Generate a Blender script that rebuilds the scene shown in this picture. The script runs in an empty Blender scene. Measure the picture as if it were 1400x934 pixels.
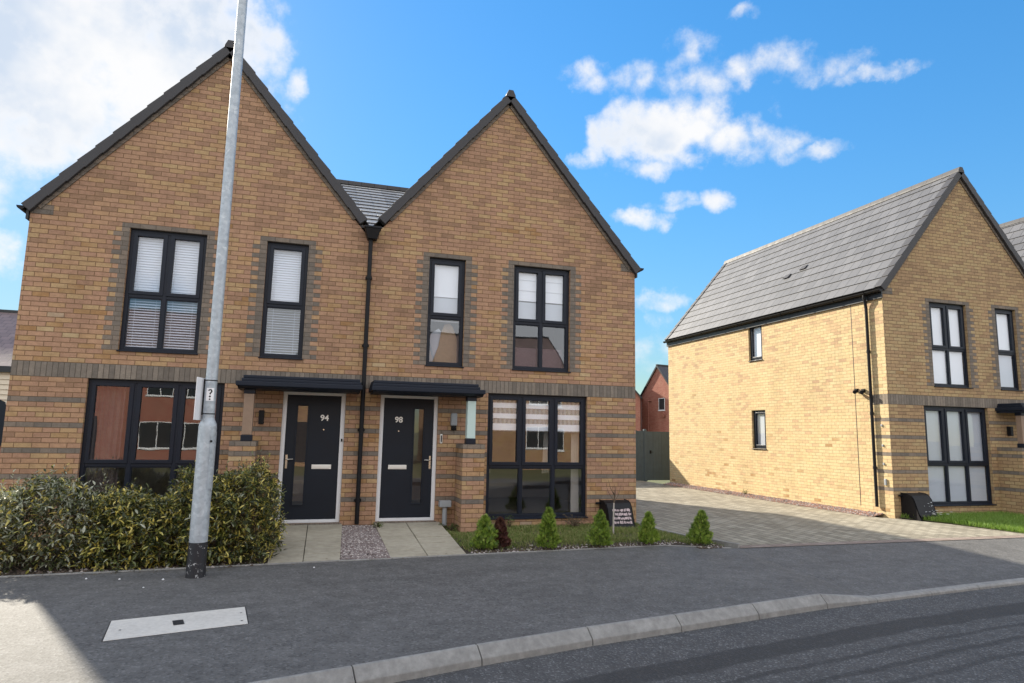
import bpy, math, random
from mathutils import Vector, Matrix
random.seed(7)
R = math.radians
scene = bpy.context.scene
COL = scene.collection

# ------------------------------------------------------------------ camera
cam_d = bpy.data.cameras.new('camera'); cam = bpy.data.objects.new('camera', cam_d); COL.objects.link(cam)
cr = Vector((0.955477, -0.29443, 0.019375)); cu = Vector((-0.058884, -0.125922, 0.990291)); cf = Vector((0.289132, 0.947341, 0.137652))
cam.matrix_world = Matrix(((cr.x, cu.x, -cf.x, -0.8722), (cr.y, cu.y, -cf.y, -11.3831), (cr.z, cu.z, -cf.z, 1.6288), (0, 0, 0, 1)))
cam_d.sensor_width = 36; cam_d.lens = 23.10; cam_d.clip_start = 0.1; cam_d.clip_end = 3000
scene.camera = cam

# ------------------------------------------------------------------ light, sky, exposure
SUN_DIR = Vector((-0.436 * math.cos(R(28.5)), 0.90 * math.cos(R(28.5)), math.sin(R(28.5))))   # towards the sun
SUN_AZ = math.atan2(SUN_DIR.x, SUN_DIR.y)
sd = bpy.data.lights.new('sun', 'SUN'); sd.energy = 4.3; sd.angle = R(1.2); sd.color = (1.0, 0.91, 0.75)
sun = bpy.data.objects.new('sun', sd); COL.objects.link(sun); sun.location = SUN_DIR * 60
sun.rotation_euler = SUN_DIR.to_track_quat('Z', 'Y').to_euler()

scene.view_settings.view_transform = 'Standard'; scene.view_settings.look = 'None'
scene.view_settings.gamma = 1.0; scene.view_settings.use_curve_mapping = False
scene.view_settings.exposure = 1.38
scene.cycles.max_bounces = 8; scene.cycles.transparent_max_bounces = 12; scene.cycles.glossy_bounces = 4
scene.cycles.sample_clamp_indirect = 6.0
SKY_STRENGTH = 0.09
CLOUD_WHITE = 4.35
CLOUD_FILL = 7.5  # brightness of the unseen clouds added behind the viewer as fill


class NT:
    """small helper round a node tree"""
    def __init__(s, tree): s.t = tree; s.n = tree.nodes; s.l = tree.links
    def new(s, typ, **kw):
        n = s.n.new(typ)
        for k, v in kw.items(): setattr(n, k, v)
        return n
    def put(s, sock, v):
        if isinstance(v, bpy.types.NodeSocket): s.l.new(v, sock)
        elif v is not None:
            try: sock.default_value = v
            except Exception: sock.default_value = (v, v, v)
    def m(s, op, a, b=None, c=None, clamp=False):
        n = s.new('ShaderNodeMath', operation=op); n.use_clamp = clamp
        s.put(n.inputs[0], a); s.put(n.inputs[1], b); s.put(n.inputs[2], c)
        return n.outputs[0]
    def vm(s, op, a, b=None):
        n = s.new('ShaderNodeVectorMath', operation=op); s.put(n.inputs[0], a); s.put(n.inputs[1], b)
        return n.outputs['Value'] if op in ('DOT_PRODUCT', 'LENGTH', 'DISTANCE') else n.outputs[0]
    def sep(s, v): n = s.new('ShaderNodeSeparateXYZ'); s.put(n.inputs[0], v); return n.outputs
    def comb(s, x, y, z=0.0):
        n = s.new('ShaderNodeCombineXYZ'); s.put(n.inputs[0], x); s.put(n.inputs[1], y); s.put(n.inputs[2], z); return n.outputs[0]
    def noise(s, v, scale, detail=4, rough=0.55, dist=0.0, col=False):
        n = s.new('ShaderNodeTexNoise'); s.put(n.inputs['Vector'], v); n.inputs['Scale'].default_value = scale
        n.inputs['Detail'].default_value = detail; n.inputs['Roughness'].default_value = rough; n.inputs['Distortion'].default_value = dist
        return n.outputs['Color' if col else 'Fac']
    def ramp(s, f, stops, interp='LINEAR'):
        n = s.new('ShaderNodeValToRGB'); cr_ = n.color_ramp; cr_.interpolation = interp
        while len(cr_.elements) < len(stops): cr_.elements.new(0.5)
        for e, (p, c) in zip(cr_.elements, stops):
            e.position = p; e.color = (c[0], c[1], c[2], 1) if not isinstance(c, (int, float)) else (c, c, c, 1)
        s.put(n.inputs[0], f); return n.outputs[0]
    def mix(s, f, a, b, blend='MIX'):
        n = s.new('ShaderNodeMix', data_type='RGBA', blend_type=blend)
        s.put(n.inputs[0], f)
        for sock, v in ((n.inputs[6], a), (n.inputs[7], b)):
            s.put(sock, (v[0], v[1], v[2], 1) if isinstance(v, tuple) else v)
        return n.outputs[2]
    def mapr(s, v, a, b, c=0.0, d=1.0, smooth=False):
        n = s.new('ShaderNodeMapRange'); n.interpolation_type = 'SMOOTHSTEP' if smooth else 'LINEAR'
        s.put(n.inputs[0], v); n.inputs[1].default_value = a; n.inputs[2].default_value = b
        n.inputs[3].default_value = c; n.inputs[4].default_value = d
        return n.outputs[0]


def build_world():
    w = bpy.data.worlds.new('World'); scene.world = w; w.use_nodes = True
    k = NT(w.node_tree); k.n.clear()
    out = k.new('ShaderNodeOutputWorld'); bg = k.new('ShaderNodeBackground')
    sky = k.new('ShaderNodeTexSky', sky_type='NISHITA'); sky.sun_disc = False
    sky.sun_elevation = R(28.5); sky.sun_rotation = SUN_AZ
    sky.altitude = 200; sky.air_density = 1.0; sky.dust_density = 0.15; sky.ozone_density = 2.5
    hs = k.new('ShaderNodeHueSaturation'); hs.inputs['Saturation'].default_value = 1.30; hs.inputs['Value'].default_value = 1.0
    k.l.new(sky.outputs[0], hs.inputs['Color'])
    tc = k.new('ShaderNodeTexCoord'); d = tc.outputs['Generated']
    # gentle shoulder on the brightest part of the clear sky
    bw = k.new('ShaderNodeRGBToBW'); k.l.new(hs.outputs[0], bw.inputs[0])
    skyc = k.vm('MULTIPLY', k.vm('MULTIPLY', hs.outputs[0], (1.0, 1.05, .985)), k.comb(*[k.m('DIVIDE', 1.62, k.m('ADD', 1.0, k.m('DIVIDE', bw.outputs[0], 2.6)))] * 3))
    x, y, z = k.sep(d)
    az = k.m('ARCTAN2', x, y); el = k.m('ARCSINE', z)
    # ragged offsets so that cloud outlines are uneven
    p = k.comb(az, el)
    n1 = k.noise(d, 9.0, 9, 0.60); n2 = k.noise(d, 34.0, 7, 0.66)
    wob = k.noise(d, 12.0, 6, 0.6, col=True)
    wx, wy, wz = k.sep(wob)
    azw = k.m('ADD', az, k.m('MULTIPLY', k.m('SUBTRACT', wx, 0.5), 0.085))
    elw = k.m('ADD', el, k.m('MULTIPLY', k.m('SUBTRACT', wy, 0.5), 0.07))
    pf = k.new('ShaderNodeTexVoronoi', feature='SMOOTH_F1'); pf.inputs['Scale'].default_value = 34; pf.inputs['Smoothness'].default_value = .35
    k.l.new(k.vm('ADD', d, k.vm('MULTIPLY', k.vm('SUBTRACT', wob, (.5, .5, .5)), (.05, .05, .05))), pf.inputs['Vector'])
    puff = k.m('SUBTRACT', .45, pf.outputs['Distance'])
    blobs = [  # az, el, half-width, half-height, weight
        (-0.366, 0.476, .20, .10, 2.0), (-0.251, 0.495, .14, .09, 2.0), (-0.18, 0.530, .10, .085, 1.8), (-0.130, 0.505, .055, .055, 1.2),
        (-0.326, 0.405, .15, .085, 2.0), (-0.218, 0.435, .14, .075, 2.0), (-0.372, 0.335, .12, .034, 1.5), (-0.28, 0.352, .10, .030, 1.3),
        (-0.415, 0.200, .050, .036, 1.5), (-0.46, 0.43, .16, .14, 2.2), (-.43, .262, .05, .010, .6), (-.40, .09, .05, .02, .7),
        (0.485, 0.448, .052, .036, 1.6), (0.554, 0.442, .068, .038, 1.9), (0.629, 0.420, .062, .028, 1.6), (0.690, 0.408, .04, .020, 1.0),
        (0.425, 0.430, .020, .028, 1.0), (0.570, 0.478, .045, .02, .72), (0.735, 0.387, .04, .010, .8), (0.50, .395, .05, .014, .8),
        (0.505, 0.510, .060, .026, .78), (0.568, 0.543, .036, .024, .85), (0.43, 0.520, .045, .018, .74), (0.589, 0.50, .05, .025, .74),
        (0.650, 0.508, .04, .018, .78), (0.706, 0.517, .045, .024, .92), (0.764, 0.500, .05, .018, .78), (0.82, 0.476, .045, .009, .70),
        (0.497, 0.322, .040, .014, 1.2), (0.556, 0.352, .024, .010, .85), (0.613, 0.345, .028, .017, 1.2), (0.55, 0.340, .06, .008, .55),
        (0.645, 0.574, .020, .009, .55), (0.529, 0.200, .046, .015, 1.0), (-0.047, 0.474, .016, .018, .85), (0.50, 0.125, .05, .025, .6),
        (0.40, .405, .014, .010, .7), (.515, .165, .02, .02, .5), (.70, .455, .012, .012, .6)]
    acc = None
    for (a, e, ha, he, wgt) in blobs:
        dx = k.m('DIVIDE', k.m('SUBTRACT', azw, a), ha * 1.30); dy = k.m('DIVIDE', k.m('SUBTRACT', elw, e), he * 1.30)
        r2 = k.m('ADD', k.m('MULTIPLY', dx, dx), k.m('MULTIPLY', dy, dy))
        v = k.m('MULTIPLY', k.m('SUBTRACT', 1.0, r2), wgt)
        acc = v if acc is None else k.m('SMOOTH_MAX', acc, v, 0.18)
    acc = k.m('MAXIMUM', acc, -4.0)
    nz = k.m('ADD', k.m('MULTIPLY', puff, 0.9), k.m('ADD', k.m('MULTIPLY', k.m('SUBTRACT', n1, 0.5), 2.7), k.m('MULTIPLY', k.m('SUBTRACT', n2, 0.5), 1.6)))
    dens = k.m('ADD', acc, nz)
    front = k.mapr(dens, -0.05, 1.65, 0, 1, True)
    # unseen clouds added at the sides and behind the viewer to light shaded fronts
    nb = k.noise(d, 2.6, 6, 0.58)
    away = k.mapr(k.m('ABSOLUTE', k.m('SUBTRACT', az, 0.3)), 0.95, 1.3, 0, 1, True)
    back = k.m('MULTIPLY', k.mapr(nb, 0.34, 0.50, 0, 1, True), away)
    up = k.mapr(el, 0.0, 0.10, 0, 1, True)
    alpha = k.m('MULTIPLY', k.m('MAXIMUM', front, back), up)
    # thicker middles are greyer blue, rims whiter
    core = k.mapr(k.noise(k.vm('ADD', d, (0.03, -0.02, 0.05)), 5.0, 5, 0.55), 0.42, 0.62, 0, 1, True)
    core = k.m('MULTIPLY', core, k.mapr(dens, 0.9, 2.2, 0, 1, True))
    ccol = k.mix(core, (CLOUD_WHITE, CLOUD_WHITE * .99, CLOUD_WHITE * .98), (CLOUD_WHITE * .66, CLOUD_WHITE * .75, CLOUD_WHITE * .88))
    ccol = k.mix(away, ccol, (CLOUD_FILL * .97, CLOUD_FILL * .98, CLOUD_FILL))
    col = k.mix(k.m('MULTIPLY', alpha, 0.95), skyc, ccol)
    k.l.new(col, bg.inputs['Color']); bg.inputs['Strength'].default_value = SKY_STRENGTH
    k.l.new(bg.outputs[0], out.inputs[0])
    w.cycles.sampling_method = 'MANUAL'; w.cycles.sample_map_resolution = 1024


build_world()


# ------------------------------------------------------------------ mesh helpers
class MB:
    """collects faces with UVs and material slots, links them as ONE mesh object"""
    def __init__(s, mirror=1): s.v = []; s.f = []; s.u = []; s.mi = []; s.s = mirror
    def face(s, pts, mat=0, uv=None):
        pts = [Vector(p) for p in pts]
        if uv is None:
            n = (pts[1] - pts[0]).cross(pts[2] - pts[0])
            ax = max(range(3), key=lambda i: abs(n[i]))
            uv = [((p.y, p.z), (p.x * s.s, p.z), (p.x * s.s, p.y))[ax] for p in pts]
        if s.s < 0:
            pts = [Vector((-p.x, p.y, p.z)) for p in pts][::-1]; uv = list(uv)[::-1]
        b = len(s.v); s.v += pts; s.f.append(list(range(b, b + len(pts)))); s.u += list(uv); s.mi.append(mat)
    def quad(s, a, b, c, d, mat=0, uv=None): s.face((a, b, c, d), mat, uv)
    def box(s, x0, x1, y0, y1, z0, z1, mat=0, skip=''):
        if x0 > x1: x0, x1 = x1, x0
        if '-y' not in skip: s.quad((x0, y0, z0), (x1, y0, z0), (x1, y0, z1), (x0, y0, z1), mat)
        if '+y' not in skip: s.quad((x1, y1, z0), (x0, y1, z0), (x0, y1, z1), (x1, y1, z1), mat)
        if '-x' not in skip: s.quad((x0, y1, z0), (x0, y0, z0), (x0, y0, z1), (x0, y1, z1), mat)
        if '+x' not in skip: s.quad((x1, y0, z0), (x1, y1, z0), (x1, y1, z1), (x1, y0, z1), mat)
        if '+z' not in skip: s.quad((x0, y0, z1), (x1, y0, z1), (x1, y1, z1), (x0, y1, z1), mat)
        if '-z' not in skip: s.quad((x0, y1, z0), (x1, y1, z0), (x1, y0, z0), (x0, y0, z0), mat)
    def hexa(s, p, mat=0):
        """8 points: bottom ring 0-3 (ccw from above), top ring 4-7"""
        for i in ((3, 2, 1, 0), (4, 5, 6, 7), (0, 1, 5, 4), (1, 2, 6, 5), (2, 3, 7, 6), (3, 0, 4, 7)):
            s.face([p[j] for j in i], mat)
    def prof(s, prof, x0, x1, mat=0):
        """extrude a closed (y,z) profile along x, profile clockwise seen from +x"""
        n = len(prof)
        for i in range(n):
            a, b = prof[i], prof[(i + 1) % n]
            s.quad((x0, a[0], a[1]), (x1, a[0], a[1]), (x1, b[0], b[1]), (x0, b[0], b[1]), mat)
        s.face([(x0, a[0], a[1]) for a in prof][::-1], mat); s.face([(x1, a[0], a[1]) for a in prof], mat)
    def tube(s, pts, r, n=8, mat=0, cap=True):
        pts = [Vector(p) for p in pts]; rs = r if isinstance(r, (list, tuple)) else [r] * len(pts)
        rings = []; ref = None
        for i, p in enumerate(pts):
            t = (pts[min(i + 1, len(pts) - 1)] - pts[max(i - 1, 0)]).normalized()
            if ref is None: ref = Vector((1, 0, 0)) if abs(t.x) < .8 else Vector((0, 1, 0))
            a = (ref - t * ref.dot(t)).normalized(); ref = a; b = t.cross(a)
            rings.append([p + (a * math.cos(2 * math.pi * j / n) + b * math.sin(2 * math.pi * j / n)) * rs[i] for j in range(n)])
        L = 0
        for i in range(len(pts) - 1):
            l2 = L + (pts[i + 1] - pts[i]).length
            for j in range(n):
                k = (j + 1) % n
                s.face((rings[i][j], rings[i][k], rings[i + 1][k], rings[i + 1][j]), mat,
                       ((j / n, L), ((j + 1) / n, L), ((j + 1) / n, l2), (j / n, l2)))
            L = l2
        if cap: s.face(rings[0][::-1], mat); s.face(rings[-1], mat)
    def build(s, name, mats, parent=None, smooth=False, bevel=0.0, weld=False):
        me = bpy.data.meshes.new(name); me.from_pydata([tuple(p) for p in s.v], [], s.f)
        ul = me.uv_layers.new(name='UVMap'); ul.data.foreach_set('uv', [c for q in s.u for c in q])
        for m in (mats if isinstance(mats, (list, tuple)) else [mats]): me.materials.append(m)
        me.polygons.foreach_set('material_index', s.mi)
        if smooth or bevel or weld:
            import bmesh
            bm = bmesh.new(); bm.from_mesh(me); bmesh.ops.remove_doubles(bm, verts=bm.verts, dist=1e-5); bm.to_mesh(me); bm.free()
        if smooth: me.polygons.foreach_set('use_smooth', [True] * len(me.polygons)); me.set_sharp_from_angle(angle=R(40))
        me.update()
        o = bpy.data.objects.new(name, me); COL.objects.link(o)
        if parent: o.parent = parent
        if bevel:
            b = o.modifiers.new('bevel', 'BEVEL'); b.width = bevel; b.segments = 2; b.limit_method = 'ANGLE'; b.angle_limit = R(35)
            b.harden_normals = False
        return o


def tag(o, label=None, cat=None, group=None, kind=None):
    if label: o['label'] = label
    if cat: o['category'] = cat
    if group: o['group'] = group
    if kind: o['kind'] = kind
    return o


def empty(name, loc, rz=0, label=None, cat=None, group=None):
    o = bpy.data.objects.new(name, None); COL.objects.link(o); o.location = loc; o.rotation_euler = (0, 0, rz)
    o.empty_display_size = .2
    return tag(o, label, cat, group)


# ------------------------------------------------------------------ materials
def material(name):
    m = bpy.data.materials.new(name); m.use_nodes = True
    k = NT(m.node_tree); b = k.n['Principled BSDF']
    return m, k, b


def bump(k, b, h, dist=0.01, strength=1.0):
    n = k.new('ShaderNodeBump'); n.inputs['Distance'].default_value = dist; n.inputs['Strength'].default_value = strength
    k.put(n.inputs['Height'], h); k.l.new(n.outputs[0], b.inputs['Normal'])


def plain(name, col, rough=.5, metal=0.0, var=.12, scale=9, bmp=0.0, spec=None):
    m, k, b = material(name)
    tc = k.new('ShaderNodeTexCoord'); o = tc.outputs['Object']
    n = k.noise(o, scale, 5, .6)
    lo = tuple(c * (1 - var) for c in col); hi = tuple(min(1, c * (1 + var)) for c in col)
    k.l.new(k.mix(n, lo, hi), b.inputs['Base Color'])
    k.l.new(k.mapr(n, .3, .7, rough - .06, rough + .06), b.inputs['Roughness'])
    b.inputs['Metallic'].default_value = metal
    if spec is not None: b.inputs['Specular IOR Level'].default_value = spec
    if bmp: bump(k, b, k.noise(o, scale * 12, 3, .6), bmp)
    return m


def brick_mat(name, palette, mortar, bw=.225, rh=.075, ms=.0048, soldier=False, patch=.35, mvar=.2):
    m, k, b = material(name)
    uv = k.new('ShaderNodeUVMap').outputs[0]
    u, v, _ = k.sep(uv)
    row = k.m('FLOOR', k.m('DIVIDE', v, rh))
    par = k.m('ABSOLUTE', k.m('MODULO', row, 2.0))
    sh = 0.0 if soldier else k.m('MULTIPLY', k.m('SUBTRACT', 1.0, par), 0.5)
    colm = k.m('FLOOR', k.m('ADD', k.m('DIVIDE', u, bw), sh))
    wn = k.new('ShaderNodeTexWhiteNoise', noise_dimensions='2D'); k.put(wn.inputs['Vector'], k.comb(colm, row))
    r1 = wn.outputs['Value']; r2, r3, _ = k.sep(wn.outputs['Color'])
    # per-brick mortar with slightly ragged joints
    uvd = k.vm('ADD', uv, k.vm('MULTIPLY', k.vm('SUBTRACT', k.noise(uv, 45, 2, .5, col=True), (.5, .5, .5)), (.006, .006, 0)))
    bt = k.new('ShaderNodeTexBrick'); bt.offset = 0.0 if soldier else 0.5; bt.offset_frequency = 2; bt.squash = 1
    k.put(bt.inputs['Vector'], uvd)
    for nm, val in (('Scale', 1.0), ('Mortar Size', ms), ('Mortar Smooth', .25), ('Bias', 0.0), ('Brick Width', bw), ('Row Height', rh)):
        bt.inputs[nm].default_value = val
    mort = bt.outputs['Fac']
    large = k.noise(uv, .55, 3, .5)
    f = k.m('ADD', k.m('MULTIPLY', k.m('SUBTRACT', large, .5), patch * 2), r1)
    f = k.m('ADD', k.m('MULTIPLY', f, .8), k.mapr(v, 0, 8, .14, -.10), clamp=True)
    c = k.ramp(f, palette)
    c = k.mix(k.mapr(r2, 0, 1, 0, .30), c, (.20, .13, .085), 'MIX') if not soldier else c
    fine = k.noise(uv, 60, 4, .7)
    bl = k.noise(uv, 14, 4, .6)
    c = k.mix(1.0, c, k.ramp(k.m('ADD', k.m('MULTIPLY', fine, .5), k.m('MULTIPLY', bl, .5)), [(0.3, .72), (.7, 1.25)]), 'MULTIPLY')
    stn = k.noise(k.comb(k.m('MULTIPLY', u, 1.3), k.m('MULTIPLY', v, .30)), 1.6, 6, .65)
    c = k.mix(1.0, c, k.ramp(stn, [(.30, (.86, .85, .84)), (.52, (1.0, 1.0, 1.0)), (.72, (1.06, 1.05, 1.04))]), 'MULTIPLY')   # run-off stains
    mc = k.mix(k.noise(uv, 3.0, 3, .5), tuple(a * (1 - mvar) for a in mortar), tuple(a * (1 + mvar) for a in mortar))
    c = k.mix(mort, c, mc)
    k.l.new(c, b.inputs['Base Color'])
    b.inputs['Roughness'].default_value = .86; b.inputs['Specular IOR Level'].default_value = .3
    h = k.m('ADD', k.m('MULTIPLY', mort, -1.0), k.m('ADD', k.m('MULTIPLY', fine, .28), k.m('MULTIPLY', r3, .25)))
    bump(k, b, h, .006, .9)
    return m


M = {}
M['brick'] = brick_mat('buff_multi_brick', [(0.0, (.29, .175, .11)), (.2, (.385, .225, .148)), (.42, (.445, .265, .168)), (.6, (.475, .29, .155)), (.76, (.52, .355, .185)), (.86, (.39, .21, .085)), (.92, (.59, .44, .25)), (1.0, (.49, .36, .26))],
                       (.20, .118, .064), patch=.5, ms=.0055)
M['sunlit_brick'] = brick_mat('sunlit_buff_brick', [(0.0, (.42, .28, .17)), (.15, (.53, .37, .21)), (.4, (.62, .47, .25)), (.65, (.66, .52, .29)), (.85, (.70, .57, .32)), (.93, (.42, .24, .09)), (1.0, (.62, .50, .30))],
                              (.34, .27, .15), patch=.3, ms=.005)  # same brick as the front, the sun's overexposure put into its paler colour
M['shaded_brick'] = brick_mat('shaded_buff_brick', [(0.0, (.29, .19, .11)), (.2, (.38, .25, .14)), (.45, (.44, .30, .16)), (.65, (.48, .345, .175)), (.85, (.52, .39, .21)), (.93, (.36, .20, .08)), (1.0, (.56, .44, .27))], (.18, .12, .07), patch=.45, ms=.0055)  # browner copy of that brick, the front's shade put into its colour
M['grey_brick'] = brick_mat('grey_brick', [(0, (.15, .130, .112)), (.5, (.20, .172, .145)), (1, (.25, .212, .175))], (.12, .10, .08), patch=.2)
M['soldier'] = brick_mat('grey_soldier_brick', [(0, (.14, .12, .102)), (.5, (.19, .163, .137)), (1, (.25, .21, .172))], (.10, .083, .067), bw=.075, rh=.225, soldier=True, patch=.2)
M['red_brick'] = brick_mat('red_brick', [(0, (.29, .10, .075)), (.5, (.37, .135, .10)), (1, (.44, .19, .14))], (.36, .24, .19), patch=.25)
M['white_brick'] = plain('pale_render', (.62, .58, .50), .8, var=.08)
M['cream_board'] = plain('cream_weatherboard', (.66, .58, .46), .6, var=.06)
M['anthracite'] = plain('anthracite_frame', (.0085, .0125, .023), .42, var=.15, spec=.28)
M['door'] = plain('anthracite_door', (.0095, .0135, .022), .45, var=.18, scale=4, spec=.25)
M['upvc'] = plain('white_upvc', (.72, .73, .75), .35, var=.04)
M['black'] = plain('black_plastic', (.007, .007, .009), .5, var=.2)
M['black'].node_tree.nodes['Principled BSDF'].inputs['Specular IOR Level'].default_value = .25
M['fascia'] = plain('dark_fascia', (.016, .017, .020), .45, var=.2)
M['canopy'] = plain('canopy_grp', (.012, .017, .029), .5, var=.15, spec=.25)
M['sign_white'] = plain('white_sign', (.86, .86, .88), .4, var=.03)
M['chrome'] = plain('satin_chrome', (.62, .58, .52), .28, 1.0, var=.05)
M['letter'] = plain('letterplate', (.78, .76, .72), .35, .25, var=.04)
M['plaster'] = plain('interior_plaster', (.42, .40, .37), .9, var=.08, scale=2)
M['carpet'] = plain('interior_floor', (.16, .14, .12), .95, var=.1)
M['numeral'] = plain('pale_numeral', (.72, .72, .70), .35, .3, var=.03)
M['verge'] = plain('verge_tile', (.040, .038, .042), .62, var=.30, scale=6, bmp=.002)
M['grey_plastic'] = plain('grey_plastic', (.30, .32, .34), .5, var=.1)
M['pale_green'] = plain('pale_green_post', (.52, .66, .63), .35, var=.05)
M['tan_post'] = plain('tan_timber_post', (.27, .185, .13), .45, var=.2, scale=12)
M['blind_white'] = plain('white_blind', (.84, .88, .95), .8, var=.02)
M['blind_grey'] = plain('pale_grey_blind', (.56, .61, .69), .8, var=.04)
M['slat'] = plain('venetian_slat', (.78, .84, .95), .45, var=.03)
M['tan'] = plain('tan_board', (.34, .23, .13), .8, var=.25, scale=20)
M['curtain'] = plain('curtain_cloth', (.55, .52, .48), .9, var=.1)
M['curtain_dull'] = plain('dull_curtain_cloth', (.09, .07, .068), .9, var=.2)
M['pinkthings'] = plain('patterned_cloth', (.15, .10, .115), .9, var=.55, scale=40)


def glass_mat(name, tint=.93, refl=1.15):
    m = bpy.data.materials.new(name); m.use_nodes = True; k = NT(m.node_tree); k.n.clear()
    out = k.new('ShaderNodeOutputMaterial'); mx = k.new('ShaderNodeMixShader'); tr = k.new('ShaderNodeBsdfTransparent'); gl = k.new('ShaderNodeBsdfGlossy')
    tr.inputs[0].default_value = (tint, tint, tint, 1); gl.inputs['Roughness'].default_value = 0.004
    gl.inputs['Color'].default_value = (.95, .97, 1, 1)
    ge = k.new('ShaderNodeNewGeometry'); cs_ = k.m('ABSOLUTE', k.vm('DOT_PRODUCT', ge.outputs['Normal'], ge.outputs['Incoming']))
    o = k.new('ShaderNodeTexCoord').outputs['Object']
    bp = k.new('ShaderNodeBump'); bp.inputs['Distance'].default_value = .004; bp.inputs['Strength'].default_value = .12
    k.l.new(k.noise(o, 2.2, 2, .4), bp.inputs['Height']); k.l.new(bp.outputs[0], gl.inputs['Normal'])
    f = k.m('ADD', .115 * refl, k.m('MULTIPLY', 1 - .115 * refl, k.m('POWER', k.m('SUBTRACT', 1.0, cs_), 5.0)), clamp=True)   # two panes, same from both sides
    k.l.new(f, mx.inputs[0]); k.l.new(tr.outputs[0], mx.inputs[1]); k.l.new(gl.outputs[0], mx.inputs[2]); k.l.new(mx.outputs[0], out.inputs[0])
    return m


M['glass'] = glass_mat('window_glass')
M['frost'] = plain('obscure_glass', (.30, .29, .27), .18, var=.25, scale=5)


def tile_mat(name, col, gauge=.342, width=.30, joint=.35):
    m, k, b = material(name)
    uv = k.new('ShaderNodeUVMap').outputs[0]; u, v, _ = k.sep(uv)
    row = k.m('FLOOR', k.m('DIVIDE', v, gauge)); par = k.m('ABSOLUTE', k.m('MODULO', row, 2.0))
    cc = k.m('FLOOR', k.m('ADD', k.m('DIVIDE', u, width), k.m('MULTIPLY', k.m('SUBTRACT', 1.0, par), .5)))
    wn = k.new('ShaderNodeTexWhiteNoise', noise_dimensions='2D'); k.put(wn.inputs['Vector'], k.comb(cc, row))
    bt = k.new('ShaderNodeTexBrick'); bt.offset = .5; bt.offset_frequency = 2; k.put(bt.inputs['Vector'], uv)
    for nm, val in (('Scale', 1.0), ('Mortar Size', .008), ('Mortar Smooth', .2), ('Bias', 0.0), ('Brick Width', width), ('Row Height', gauge)):
        bt.inputs[nm].default_value = val
    c = k.mix(wn.outputs['Value'], tuple(a * .86 for a in col), tuple(a * 1.14 for a in col))
    st = k.noise(uv, 1.3, 5, .65); fine = k.noise(uv, 40, 3, .6)
    c = k.mix(1.0, c, k.ramp(k.m('ADD', k.m('MULTIPLY', st, .6), k.m('MULTIPLY', fine, .4)), [(.3, .8), (.7, 1.18)]), 'MULTIPLY')
    c = k.mix(bt.outputs['Fac'], c, tuple(a * joint for a in col))
    k.l.new(c, b.inputs['Base Color']); b.inputs['Roughness'].default_value = .55; b.inputs['Specular IOR Level'].default_value = .5
    bump(k, b, k.m('ADD', k.m('MULTIPLY', bt.outputs['Fac'], -1), k.m('MULTIPLY', fine, .2)), .006)
    return m


M['tile'] = tile_mat('grey_roof_tile', (.108, .106, .11), joint=.25)
M['tile_pale'] = tile_mat('sunlit_valley_tile', (.40, .385, .36), joint=.9)  # valley treads: brightness of grazing sun put into a paler tile colour
M['tile_dark'] = tile_mat('dark_roof_tile', (.045, .042, .045))
M['tile_brown'] = tile_mat('brown_grey_tile', (.16, .115, .11), gauge=.3)


# ------------------------------------------------------------------ house geometry (local: x along the front, y into the plot, z up)
HW, HD, L0, CO = 5.1, 9.25, 2.325, .075
SL = 1.185; ZT = 8.06; EX = 5.17


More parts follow.
